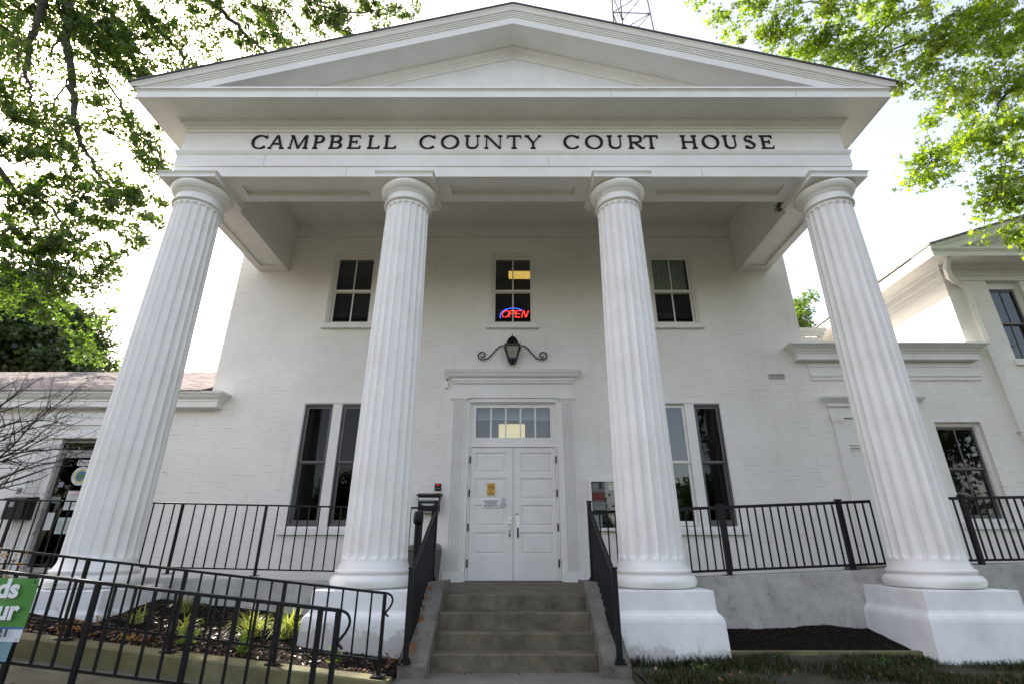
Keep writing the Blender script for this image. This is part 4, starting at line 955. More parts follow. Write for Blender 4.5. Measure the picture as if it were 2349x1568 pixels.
# bin + ash receptacle
bn = thing('waste_bin', 'brown rectangular waste bin with domed lid behind the left stair railing', 'bin', (-1.63, W - .3, .72))
BR = simple('brown_bin_plastic', (.105, .088, .078), .55, 0, 12, .15)
M().hexa([(-1.86, W - .45, .72), (-1.38, W - .45, .72), (-1.38, W - .05, .72), (-1.86, W - .05, .72)], [(-1.90, W - .5, 1.24), (-1.345, W - .5, 1.24), (-1.345, W - .04, 1.24), (-1.90, W - .04, 1.24)]).build('bin_body', BR, bn, bev=.015)
M().hexa([(-1.915, W - .52, 1.24), (-1.33, W - .52, 1.24), (-1.33, W - .02, 1.24), (-1.915, W - .02, 1.24)], [(-1.90, W - .50, 1.34), (-1.35, W - .50, 1.34), (-1.38, W - .05, 1.38), (-1.87, W - .05, 1.38)]).build('bin_lid', simple('brown_bin_lid', (.13, .11, .10), .5), bn, bev=.03)
ar = thing('ash_receptacle', 'tall black bottle shaped ash receptacle left of the steps', 'ash receptacle', (-1.50, 8.6, .72))
M().lathe([(.17, .72), (.19, .76), (.18, .88), (.12, .95), (.062, 1.02), (.052, 1.1), (.052, 1.66)], -1.52, 8.6, 24).build('receptacle_body', MATTE, ar, smooth='auto')
M().lathe([(.052, 1.64), (.075, 1.67), (.08, 1.70), (.078, 1.80), (.065, 1.84), (.03, 1.855), (0, 1.856)], -1.52, 8.6, 24).build('receptacle_head', MATTE, ar, smooth='auto')
# signs on the door
Yd = W + .078 - .03
s1 = tag(M().box(-.52, -.357, Yd + .004, Yd + .03, 2.265, 2.50).build('no_smoking_sign', YELLOW, origin=(-.44, W, 2.27)), 'small yellow no smoking sign on the left door leaf', 'sign')
q = M()
q.lathe([(.046, 0), (.058, 0), (.058, .003), (.046, .003)], 0, 0, 28, cap=False); q.v = [(v[0] - .438, Yd + .003 - v[2], v[1] + 2.418) for v in q.v]
q.hexa([(-.485, Yd + .0, 2.445), (-.475, Yd, 2.455), (-.475, Yd + .003, 2.455), (-.485, Yd + .003, 2.445)], [(-.401, Yd, 2.381), (-.391, Yd, 2.391), (-.391, Yd + .003, 2.391), (-.401, Yd + .003, 2.381)])
q.build('prohibition_ring', simple('sign_red', (.55, .07, .03), .5), s1)
M().box(-.475, -.41, Yd + .001, Yd + .004, 2.408, 2.420).tube([(-.405, Yd + .002, 2.412), (-.40, Yd + .002, 2.43), (-.415, Yd + .002, 2.44), (-.41, Yd + .002, 2.455)], .003, 5).build('cigarette_symbol', LETTER, s1)
text('No\nSmoking', .036, -.438, Yd + .002, 2.312, 'lettering', LETTER, s1, w=.11, bold=.0006, space=.8)
s2 = tag(M().box(-.605, -.272, Yd - .002, Yd + .028, 2.025, 2.185).build('weapons_sign', WSIGN, bev=.01, origin=(-.44, W, 2.1)), 'white CONCEALED WEAPONS PROHIBITED plate on the left door leaf', 'sign')
text('CONCEALED\nWEAPONS\nPROHIBITED', .052, -.438, Yd - .003, 2.108, 'lettering', LETTER, s2, w=.28, bold=.0005, space=.82)
s3 = tag(M().box(-.25, -.117, Yd + .0, Yd + .028, 2.048, 2.21).build('notice_sign', PAPER, origin=(-.18, W, 2.1)), 'small grey NOTICE sticker beside the weapons plate on the door', 'sign')
text('NOTICE', .026, -.183, Yd - .001, 2.195, 'lettering', LETTER, s3, w=.10)
q = M().lathe([(.022, 0), (.029, 0), (.029, .003), (.022, .003)], 0, 0, 24, cap=False); q.v = [(v[0] - .187, Yd - v[2], v[1] + 2.15) for v in q.v]
q.box(-.205, -.168, Yd - .003, Yd, 2.147, 2.153)
for i in range(5): q.box(-.235, -.132, Yd - .002, Yd, 2.105 - i * .010, 2.109 - i * .010)
q.build('pictogram', simple('grey_print', (.12, .12, .13), .6), s3)
# notice board right of the door
nb = thing('notice_board', 'white framed glass notice board right of the door, behind the column', 'notice board', (1.95, W, 1.6))
M().ring(1.48, 2.50, 1.60, 2.565, .055, W - .09, W - .002).build('board_frame', TRIM, nb)
M().box(1.535, 2.445, W - .03, W - .02, 1.655, 2.51).build('backboard', simple('dark_felt', (.018, .020, .025), .9), nb)
M().box(1.535, 2.445, W - .075, W - .072, 1.655, 2.51).build('pane', GLASS, nb)
def paper(x, z, w, h, parent, lines=True, head=None, y=W - .034, m=PAPER, txt=None):
    p = M().box(x, x + w, y, y + .002, z, z + h).build('paper', m, parent)
    if head: M().box(x, x + w, y - .002, y - .0005, z + h - .05, z + h - .02).build('heading_band', head, p)
    if lines:
        q = M(); n = int(h / .028)
        for i in range(1, n): q.box(x + .02, x + w - .02 - .04 * (i % 3 == 0), y - .002, y - .0005, z + h - .06 - i * .022, z + h - .055 - i * .022) if z + h - .06 - i * .022 > z + .01 else None
        if q.v: q.build('printed_lines', simple('grey_ink', (.25, .25, .27), .7), p)
    return p
paper(1.56, 1.98, .24, .51, nb, True); 
M().box(1.562, 1.80, W - .0385, W - .037, 2.16, 2.31).ring(1.562, 1.80, 2.14, 2.33, .012, W - .0392, W - .0387).build('red_notice', RED, nb)
M().box(1.69, 1.76, W - .0385, W - .037, 2.37, 2.49).build('photo', simple('photo_dark', (.06, .07, .10), .5), nb)
paper(1.88, 2.36, .16, .13, nb, True, YELLOW); paper(1.56, 1.67, .16, .22, nb, False); paper(1.90, 1.73, .13, .14, nb, True)
text('BOARD OF ELECTIONS\nNOTICES', .05, 1.80, W - .036, 1.925, 'lettering', simple('gold_print', (.5, .42, .05), .5), nb, w=.42, space=.7)
# OPEN neon and room lamps
ne = thing('neon_open_sign', 'lit red OPEN neon sign with blue arc in the middle upper window', 'sign', (0.03, W + .3, 6.1))
yn = W + .22
def stroke(pts, name, m, r_=.0068): M().tube([(p[0], yn, p[1]) for p in pts], r_, 6).build(name, m, ne, smooth=True)
RN = emit('red_neon', (1, .035, .03), 1.9); BN = emit('blue_neon', (.04, .12, 1), 1.5)
x0n, zn, hn_, wn = -.27, 6.205, .165, .145
sl_ = .28
def sp(x, z): return (x0n + x + z * sl_, zn + z)
def ell(cx, cz, rx_, rz_, a0, a1, n=22): return [sp(cx + rx_ * math.cos(R(a0 + (a1 - a0) * i / n)), cz + rz_ * math.sin(R(a0 + (a1 - a0) * i / n))) for i in range(n + 1)]
stroke(ell(.075, .082, .075, .082, -80, 262), 'neon_letter', RN)
stroke([sp(.17, 0), sp(.17, .082), sp(.17, .165), sp(.24, .165)] + ell(.24, .125, .04, .04, 90, -90, 10) + [sp(.19, .085)], 'neon_letter', RN)
stroke([sp(.43, .165), sp(.325, .165), sp(.315, .15), sp(.315, .015), sp(.325, 0), sp(.43, 0)], 'neon_letter', RN); stroke([sp(.32, .085), sp(.41, .085)], 'neon_letter', RN)
stroke([sp(.465, 0), sp(.465, .155), sp(.478, .165), sp(.555, .005), sp(.572, 0), sp(.578, .165)], 'neon_letter', RN)
stroke([(-.0 + .30 * math.cos(R(a)) , 6.235 + .20 * math.sin(R(a))) for a in range(198, 38, -8)], 'neon_arc', BN)
cl = thing('ceiling_light', 'lit fluorescent tube light behind the middle upper window', 'ceiling light', (.2, 11.9, 7.9))
M().box(-.14, 1.35, 12.0, 12.35, 8.25, 8.33).build('lamp_housing', GREY, cl)
M().box(-.12, 1.33, 12.02, 12.33, 8.18, 8.245).build('diffuser', emit('fluorescent', (1, .62, .14), .30), cl)
cl = thing('ceiling_light', 'lit pale yellow ceiling light seen through the door transom', 'ceiling light', (0, 11.8, 4.0))
M().box(-.33, .28, 11.9, 12.5, 4.03, 4.08).build('lamp_housing', GREY, cl)
M().box(-.34, .28, 11.88, 12.48, 3.73, 4.025).build('diffuser', emit('warm_lamp', (1, .84, .46), .26), cl)
cl = thing('ceiling_light', 'lit strip light glowing behind the lower left window', 'ceiling light', (-3.3, 12.5, 3.9))
M().box(-3.75, -2.6, 12.5, 12.6, 3.78, 3.84).build('diffuser', emit('strip_lamp', (1, .62, .30), .3), cl)
nest = M(); rr = random.Random(3)
for _ in range(90):
    p = Vector((5.22 + rr.gauss(0, .03), 8.2 + rr.gauss(0, .05), 7.47 + rr.gauss(0, .045))); d = Vector((rr.gauss(0, 1), rr.gauss(0, 1), rr.gauss(0, 1))).normalized() * .05
    nest.tube([p - d, p + d], .004, 3)
tag(nest.build('bird_nest', simple('nest_straw', (.12, .07, .035), .9, 0, 40, .5), origin=(5.22, 8.2, 7.45)), 'small brown bird nest on the right portico beam near its column', 'nest')
# ---- left wing: mailbox, signs, stickers
mb = thing('mailbox', 'black wall mailbox under the sign at the left edge of the wing', 'mailbox', (-9.5, W, 1.8))
M().box(-9.68, -9.31, W - .26, W - .002, 1.80, 2.16).build('mailbox_body', MATTE, mb, bev=.005)
M().hexa([(-9.73, W - .29, 2.16), (-9.28, W - .29, 2.16), (-9.28, W, 2.16), (-9.73, W, 2.16)], [(-9.72, W - .28, 2.185), (-9.29, W - .28, 2.185), (-9.29, W, 2.23), (-9.72, W, 2.23)]).build('mailbox_lid', MATTE, mb)
q = M()
for i in range(5): q.box(-9.62, -9.47, W - .263, W - .2605, 2.03 + i * .018, 2.04 + i * .018)
q.build('label', PAPER, mb)
s4 = tag(M().box(-9.83, -9.48, W - .012, W - .001, 2.25, 2.42).build('weapons_sign', WSIGN, origin=(-9.65, W, 2.3)), 'white CONCEALED WEAPONS PROHIBITED plate on the wing wall above the black mailbox', 'sign')
text('CONCEALED\nWEAPONS\nPROHIBITED', .050, -9.655, W - .0145, 2.338, 'lettering', LETTER, s4, w=.29, bold=.0008, space=.82)
tag(M().box(-9.46, -9.41, W - .02, W - .001, 2.20, 2.31).build('door_bell', GREY, bev=.004, origin=(-9.43, W, 2.2)), 'small grey bell button beside the wing door', 'bell')
yg = W + .074
nu = tag(M().box(-8.833, -8.59, yg - .003, yg, 2.845, 2.955).build('number_sticker', WSIGN, origin=(-8.7, W, 2.85)), 'white house number 8350 sticker on the wing door glass', 'sign')
text('8350', .11, -8.711, yg - .0045, 2.900, 'lettering', LETTER, nu, w=.215, bold=.001)
def disc(name, cx, cz, r0, r1, y, m, parent=None, n=40, origin=None):
    q = M(); vs = []
    for i in range(n):
        a = 2 * math.pi * i / n
        for rr_, yy in ((r0, y), (r1, y), (r1, y + .002)): vs.append((cx + rr_ * math.cos(a), yy, cz + rr_ * math.sin(a)))
    fs = []
    for i in range(n):
        a, b = i * 3, ((i + 1) % n) * 3; fs += [(a, a + 1, b + 1, b), (a + 1, a + 2, b + 2, b + 1)]
    q.add(vs, fs); return q.build(name, m, parent, origin=origin)
cxS, czS = -8.683, 2.640
sl2 = tag(disc('round_seal', cxS, czS, .0001, .186, yg - .002, WSIGN, origin=(cxS, W, czS)), 'round county seal sticker with green and blue centre on the wing door', 'sticker')
disc('gold_ring', cxS, czS, .100, .135, yg - .0040, simple('seal_gold', (.55, .50, .12), .5), sl2)
disc('blue_disc', cxS, czS, .0001, .100, yg - .0038, simple('seal_blue', (.05, .16, .34), .5), sl2)
M().prism([(cxS - .09, czS + .01), (cxS - .04, czS + .05), (cxS + .02, czS + .03), (cxS + .085, czS + .045), (cxS + .07, czS - .02), (cxS, czS - .04), (cxS - .07, czS - .02)], 'y', yg - .0055, yg - .0044).build('green_hills', simple('seal_green', (.06, .20, .05), .5), sl2)
M().prism([(cxS - .03, czS - .045), (cxS + .06, czS - .035), (cxS + .05, czS - .06), (cxS - .02, czS - .065)], 'y', yg - .0062, yg - .0057).build('orange_barge', simple('seal_orange', (.45, .16, .06), .5), sl2)
def ringtext(s_, a0, a1, r_, size, parent, inv=False):
    for i, ch in enumerate(s_):
        if ch == ' ': continue
        a = a0 + (a1 - a0) * i / (len(s_) - 1)
        o = text(ch, size, 0, 0, 0, 'lettering', LETTER, None, depth=.001)
        rot = (a - 90) if not inv else (a + 90)
        me = o.data
        for v in me.vertices:
            x, z = v.co.x, v.co.z; c, s = math.cos(R(rot)), math.sin(R(rot))
            v.co = Vector((x * c - z * s + r_ * math.cos(R(a)) + cxS, yg - .0045, x * s + z * c + r_ * math.sin(R(a)) + czS)) - Vector(parent['_o'])
        o.parent = parent; o.location = (0, 0, 0)
ringtext('CAMPBELL COUNTY KENTUCKY', 200, -20, .158, .034, sl2); ringtext('FISCAL COURT', 235, 305, .160, .030, sl2, True)
pn = thing('door_notices', 'white printed notices taped inside the wing door glass', 'notices', (-8.7, W, 1.9))
paper(-8.835, 1.99, .35, .36, pn, True, None, yg - .003); text('STOP\nPlease Read', .05, -8.66, yg - .005, 2.30, 'lettering', RED, pn, w=.2, space=.8)
paper(-8.86, 1.55, .27, .30, pn, True, None, yg - .003, simple('pale_green_paper', (.50, .58, .54), .7)); paper(-9.10, 1.62, .14, .32, pn, False, None, yg - .003); paper(-9.14, 2.12, .2, .12, pn, True, None, yg - .003, simple('grey_paper', (.2, .22, .22), .7))
M().box(-9.08, -8.98, yg - .004, yg - .002, 2.42, 2.52).build('sticker', simple('mauve_sticker', (.25, .24, .3), .6), pn)
# ---- banner
bt = thing('banner', 'green and white vinyl banner with white letters tied to the front ramp railing', 'banner', (-4.5, 4.6, .5))
def cloth(z0, z1, x0, x1, m, name, parent, nx=30, dy=0):
    vs = []; nz = 8
    for j in range(nz + 1):
        for i in range(nx + 1):
            x = x0 + (x1 - x0) * i / nx; z = z0 + (z1 - z0) * j / nz
            vs.append((x, 4.575 - dy + .010 * math.sin(x * 7 + z * 3) + .006 * math.sin(x * 17 - z * 9), z + .05 * (-x - 4.0) * .6))
    return M().add(vs, [(j * (nx + 1) + i, j * (nx + 1) + i + 1, (j + 1) * (nx + 1) + i + 1, (j + 1) * (nx + 1) + i) for j in range(nz) for i in range(nx)]).build(name, m, parent, smooth=True)
zt_, zb1, zb2, zb3 = at(88, 1325, 4.575).z, at(60, 1437, 4.575).z, at(60, 1470, 4.575).z, at(60, 1515, 4.575).z
cloth(zb1, zt_, -5.6, -3.885, simple('banner_green', (.060, .21, .035), .45), 'green_panel', bt)
cloth(zb1 - .014, zb1, -5.6, -3.885, simple('banner_blue', (.03, .12, .28), .45), 'blue_stripe', bt)
cloth(zb2, zb1 - .014, -5.6, -3.885, simple('banner_white', (.55, .58, .62), .45), 'white_panel', bt)
cloth(zb3, zb2, -5.6, -3.93, simple('banner_teal', (.12, .24, .28), .45), 'teal_panel', bt)
BW = simple('banner_letter', (.72, .74, .75), .4); DK = simple('banner_ink', (.02, .03, .08), .5)
for wd_, dx_, dy_, hh_, ww_, mm_ in (('ds', 20, 1350, .19, .178, BW), ('ur', 18, 1400, .19, .168, BW), ('21', 6, 1451, .075, .085, DK)):
    p_ = at(dx_, dy_, 4.548); text(wd_, hh_, p_.x, 4.545, p_.z, 'lettering', mm_, bt, bold=.007 if mm_ is BW else .002, w=ww_)
for z in (1.04, .63): M().tube([(-3.91, 4.57, z), (-3.93, 4.60, z + .02), (-3.96, 4.62, z)], .006, 5).build('tie', BLACK, bt)
# ================================================================== PLANTS
def strap_plant(x, y, z, n, L, label, m=BLADE, group='strap leaved plants in the left bed', seed=1, spread=.9):
    r = random.Random(seed); q = M()
    for _ in range(n):
        a = r.uniform(0, 6.28); l = L * r.uniform(.6, 1.15); w = .0065 * r.uniform(.8, 1.3); lean = r.uniform(.3, spread + .15)
        b0 = Vector((x + r.gauss(0, .04), y + r.gauss(0, .04), z)); d = Vector((math.cos(a), math.sin(a), 0)); s = Vector((-math.sin(a), math.cos(a), 0))
        pts = []
        for i in range(7):
            t = i / 6; rr_ = l * lean * (t ** 1.3); zz = l * (t * (1.15 - .25 * lean) - lean * .75 * t ** 2.6)
            pts.append(b0 + d * rr_ + Vector((0, 0, zz)))
        vs = []
        for i, p in enumerate(pts): ww = w * (1 - (i / 6) ** 3 * .85); vs += [p - s * ww, p + s * ww]
        q.add(vs, [(2 * i, 2 * i + 1, 2 * i + 3, 2 * i + 2) for i in range(6)])
    o = q.build('strap_leaf_plant', m, None, smooth=True, origin=(x, y, z)); tag(o, label, 'plant', group); return o
strap_plant(-2.74, 7.05, bl(-2.74, 7.05), 170, .44, 'largest yellow green strap leaved clump, left of the second column plinth', seed=2)
strap_plant(-3.12, 6.95, bl(-3.12, 6.95), 120, .40, 'yellow green strap leaved clump just left of the largest clump', seed=3)
strap_plant(-3.85, 6.75, bl(-3.85, 6.75), 45, .32, 'sparse small strap leaved clump in the middle of the left bed', seed=4)
strap_plant(-4.35, 7.55, bl(-4.35, 7.55), 55, .36, 'strap leaved clump beside the far left column plinth', seed=5)
strap_plant(-4.55, 6.9, bl(-4.55, 6.9), 40, .28, 'strap leaved tuft close to the kerb near the far left plinth', seed=6)
def low_plant(x, y, z, n, r_, size, m, label, group, seed, flat=.8, h=.1):
    rs = np.random.RandomState(seed); C = np.stack([x + np.clip(rs.normal(0, r_, n), -1.5 * r_, 1.5 * r_) * .8, y + np.clip(rs.normal(0, r_ * .7, n), -r_, r_) * .8, z + np.abs(rs.normal(0, h, n)) * .7 + .02], 1)
    o = cloud('low_plant', C, size, m, lob=0, seed=seed, origin=(x, y, z), flat=flat); tag(o, label, 'plant', group); return o
G = 'low leafy plants in the left bed'
low_plant(-3.62, 6.45, bl(-3.62, 6.45), 80, .07, .035, LIME, 'lime green leafy seedling by the kerb in the sun', G, 21)
low_plant(-2.95, 6.40, bl(-2.95, 6.4), 90, .045, .04, LIME, 'bright green leafy seedling under the largest strap clump', G, 22)
low_plant(-4.9, 6.5, bl(-4.9, 6.5), 120, .17, .026, ORNG, 'orange and red leafy mound behind the kerb near the banner', G, 23, h=.07)
low_plant(-1.95, 6.42, bl(-1.95, 6.42), 45, .05, .035, LMAT_L, 'dark green seedling in front of the second plinth', G, 24)
low_plant(-4.15, 6.35, bl(-4.15, 6.35), 60, .12, .024, ORNG, 'rusty leafy clump on the kerb line in the shade', G, 25, h=.05)
G2 = 'weeds in the right lawn'
low_plant(4.05, 6.45, lz(4.05, 6.45), 60, .045, .045, LMAT_L, 'broad leaved weed in the lawn before the edging', G2, 26, h=.05)
low_plant(3.05, 6.75, lz(3.05, 6.75), 24, .03, .04, LMAT_L, 'green weed left of the broad leaved weed', G2, 27, h=.05)
low_plant(2.0, 6.35, lz(2, 6.35), 40, .07, .03, LIME, 'small weed below the plinth right of the steps', G2, 29, h=.03)
rs = np.random.RandomState(5); n = 260
C = np.stack([-4.98 + rs.normal(0, .13, n), 5.3 + rs.normal(0, .08, n), 1.02 + rs.uniform(-.45, .27, n)], 1)
sh = thing('potted_shrub', 'orange autumn leaved shrub rising behind the banner', 'shrub', (-4.98, 5.3, .25))
cloud('foliage', C, .026, ORNG, sh, lob=0, seed=8)
q = M()
for i in range(9): a = i * .7; q.tube([(-4.98, 5.3, .2), (-4.98 + .06 * math.cos(a), 5.3 + .05 * math.sin(a), .7), (-4.98 + .15 * math.cos(a), 5.3 + .12 * math.sin(a), 1.2)], [.008, .006, .003], 5)
q.build('stem', TWIG, sh)
# thorny bare shrub
ts = thing('bare_thorny_shrub', 'bare thorny shrub with long arching twigs at the left edge', 'shrub', (-10.6, 8.7, .8))
r = random.Random(19); q = M(); tq = M()
def twig(p, d, L, r0, lev):
    n = max(4, int(L / .09)); pts = [p.copy()]; rad = [r0]; dd = d.copy()
    for i in range(n):
        dd = (dd + Vector((r.gauss(0, .07), r.gauss(0, .05), r.gauss(0, .07))) + Vector((0.012, 0, -.010 if lev == 0 else .01))).normalized()
        pts.append(pts[-1] + dd * (L / n)); rad.append(r0 * (1 - .8 * (i + 1) / n))
        s = Vector((r.gauss(0, 1), r.gauss(0, 1), r.gauss(0, 1))).normalized(); s = (s - dd * s.dot(dd)).normalized()
        if r.random() < .85: b_ = pts[-1]; tq.tube([b_, b_ + (s + dd * .4) * r.uniform(.02, .055)], [.005, .0015], 3)
        if lev < 2 and r.random() < (.34 if lev == 0 else .22) and i > 1:
            twig(pts[-1], (dd + s * r.uniform(.5, 1.1)).normalized(), L * r.uniform(.15, .42), rad[-1] * .65, lev + 1)
    q.tube(pts, rad, 5)
for (px, py, qx, qy) in [(-140, 1110, 262, 880), (-140, 1060, 215, 868), (-120, 1120, 195, 955), (-110, 1150, 200, 985), (-130, 1000, 130, 870), (-60, 1010, 80, 840), (-30, 950, 60, 870), (-90, 1170, 150, 1000), (-100, 1120, 240, 895), (-120, 1090, 165, 905), (-90, 960, 30, 850), (-60, 1130, 170, 1030), (-70, 1080, 110, 985), (-120, 1030, 110, 895), (-100, 1050, 150, 880), (-50, 1080, 190, 925), (-60, 1140, 130, 1010), (-60, 1060, 150, 960)]:
    Y = 8.75 + r.uniform(-.15, .25); a = at(px, py, Y); b = at(qx, qy, Y + r.uniform(-.3, .3)); d = b - a
    twig(a, d.normalized(), d.length, .021, 0)
    q.tube([Vector((-10.6, 8.7, .8)), (Vector((-10.6, 8.7, .8)) + a) / 2 + Vector((-.1, 0, .1)), a], [.03, .022, .015], 6)
q.build('branches', TWIG, ts, smooth=True); tq.build('thorns', TWIG, ts)
# ================================================================== TREES
DEN = 17
def crown(blobs, seed, per, cl=.30, droop=.0, den=17):
    """blobs: (px, py, radius px, depth, weight); clusters of leaves in real space round each"""
    rs = np.random.RandomState(seed); out = []
    for (px, py, rp, Y, wgt) in blobs:
        c = at(px, py, Y); zc = Y * math.cos(_P) + (c.z - 1.3) * math.sin(_P); rad = rp * zc / _F
        nc = max(2, int(wgt * den * (rad / .6) ** 2))
        for _ in range(nc):
            v = rs.normal(size=3); v /= np.linalg.norm(v); rr_ = rad * rs.uniform(.15, 1) ** .6
            cc = np.array(c) + v * rr_ * np.array([1, 1.5, 1]); s = cl * rs.uniform(.6, 1.3)
            m_ = int(per * rs.uniform(.5, 1.5)); pts = rs.normal(size=(m_, 3)) * np.array([s * .55, s * .55, s * .38]); pts[:, 2] -= droop * np.abs(pts[:, 0])
            out.append(cc + pts)
    return np.concatenate(out)
def limb(q, pts, Y, r0, r1, dY=0, seed=0):
    P = [at(p[0], p[1], Y + dY * i / max(1, len(pts) - 1)) for i, p in enumerate(pts)]
    rr_ = random.Random(seed); S = []
    for i in range(len(P) - 1):
        for k in range(4):
            t = k / 4; p0 = P[max(0, i - 1)]; p1 = P[i]; p2 = P[i + 1]; p3 = P[min(len(P) - 1, i + 2)]
            c_ = .5 * ((2 * p1) + (p2 - p0) * t + (2 * p0 - 5 * p1 + 4 * p2 - p3) * t * t + (3 * p1 - p0 - 3 * p2 + p3) * t ** 3)
            S.append(c_ + Vector((rr_.gauss(0, .03), rr_.gauss(0, .03), rr_.gauss(0, .03))))
    S.append(P[-1]); n = len(S)
    q.tube(S, [r0 + (r1 - r0) * i / (n - 1) for i in range(n)], 7)
    return S
def twigs(q, S, n, L, seed, r0=.014):
    rr_ = random.Random(seed); tips = []
    for _ in range(n):
        p = rr_.choice(S[2:]); d = Vector((rr_.gauss(0, 1), rr_.gauss(0, 1), rr_.gauss(-.3, .7))).normalized(); l = L * rr_.uniform(.4, 1.2); pts = [p]
        for i in range(4): d = (d + Vector((rr_.gauss(0, .25), rr_.gauss(0, .25), rr_.gauss(-.1, .25)))).normalized(); pts.append(pts[-1] + d * l / 4)
        q.tube(pts, [r0, r0 * .8, r0 * .6, r0 * .45, r0 * .25], 4); tips += [pts[2], pts[3], pts[4]]
    return tips
def tipleaves(tips, per, s, seed):
    rs = np.random.RandomState(seed); return np.concatenate([np.array(t) + rs.normal(size=(per, 3)) * np.array([s, s, s * .7]) for t in tips])
K = .2926
def k3(L): return [(a * K, b * K) for a, b in L]
# --- big left tree
TL = thing('oak_tree', 'large oak tree with drooping dark branches over the left wing', 'tree', (-21.5, 13.5, 0))
q = M(); YL = 13.0
q.tube([(-21.5, 13.5, -.2), (-21.5, 13.5, 4), (-21.6, 13.5, 9), (-21.9, 13.5, 14), (-21.8, 13.5, 18.5), (-21.2, 13.4, 23)], [.8, .62, .55, .48, .4, .3], 12)
q.build('trunk', BARK, TL, smooth=True)
q = M(); tips = []
LB = [([(345, -900), (350, -300), (345, 0), (330, 50), (255, 250), (235, 400), (230, 520), (200, 560), (235, 700), (235, 780), (205, 900)], .15, .022, 12.4),
      ([(200, 565), (150, 640), (100, 720), (100, 900)], .03, .01, 12.6), ([(255, 200), (215, 330), (150, 400), (125, 470)], .028, .008, 12.4),
      ([(560, -900), (550, -300), (545, 0), (535, 150), (530, 300), (545, 450), (560, 600), (585, 750), (580, 870), (600, 1000), (640, 1120), (700, 1220), (780, 1380), (900, 1500)], .20, .03, 13.0),
      ([(520, 250), (400, 400), (350, 470), (260, 530)], .045, .012, 13.0), ([(560, 600), (450, 760), (350, 930), (230, 1070)], .035, .012, 13.0), ([(570, 880), (500, 950), (430, 1080)], .03, .01, 13.1),
      ([(560, 40), (680, 300), (760, 480), (800, 600), (900, 740), (960, 850), (1050, 1020), (1180, 1150), (1330, 1290)], .06, .016, 13.2),
      ([(930, -400), (1050, 0), (1150, 120), (1230, 240), (1330, 320), (1420, 420), (1440, 550)], .12, .04, 14.5),
      ([(1420, 430), (1480, 480), (1560, 525), (1640, 590)], .04, .015, 14.5), ([(880, 510), (1000, 560), (1090, 610), (1200, 700)], .04, .014, 13.6),
      ([(1500, -500), (1600, -50), (1740, 90), (1850, 200), (2000, 340), (2080, 400)], .14, .04, 15), ([(1750, 80), (1640, 150), (1700, 300), (1750, 480)], .04, .012, 15), ([(1420, 420), (1470, 250), (1460, 100)], .035, .012, 14.6),
      ([(1950, 0), (2080, 150), (2160, 300), (2250, 380)], .05, .015, 15.4), ([(780, 760), (770, 850), (800, 950), (720, 1150)], .025, .008, 13.3), ([(640, 1120), (560, 1250), (500, 1400), (420, 1600)], .03, .01, 13), ([(120, 1500), (300, 1550), (500, 1750), (620, 1900)], .06, .015, 12.8), ([(60, 1900), (260, 2000), (400, 2150), (560, 2300)], .05, .015, 13), ([(2150, -100), (2500, 40), (2800, 100), (3100, 60)], .06, .015, 15.5)]
for i, (L_, a, b, Y) in enumerate(LB):
    S = limb(q, k3(L_), Y, a, b, seed=i); tips += twigs(q, S, 26 if len(L_) > 5 else 12, .9, 40 + i)
TT = Vector((-21.2, 13.4, 22.8))
for (ax, ay, aY, r0_, r1_) in ((345 * K, -900 * K, 12.4, .22, .15), (560 * K, -900 * K, 13.0, .26, .2), (930 * K, -400 * K, 14.5, .2, .12), (1500 * K, -500 * K, 15, .2, .14)):
    e = at(ax, ay, aY); q.tube([TT, (TT + e) / 2 + Vector((0, 0, 1.2)), e], [r0_ * 1.2, r0_, r1_], 8)
q.tube([(-21.8, 13.5, 16), (-18, 13.2, 14), at(35, 439, 12.8)], [.2, .12, .06], 8); q.tube([(-21.6, 13.5, 9.5), (-17.5, 13.3, 9.5), at(18, 556, 13)], [.16, .1, .05], 8)
q.build('branches', BARK, TL, smooth=True)
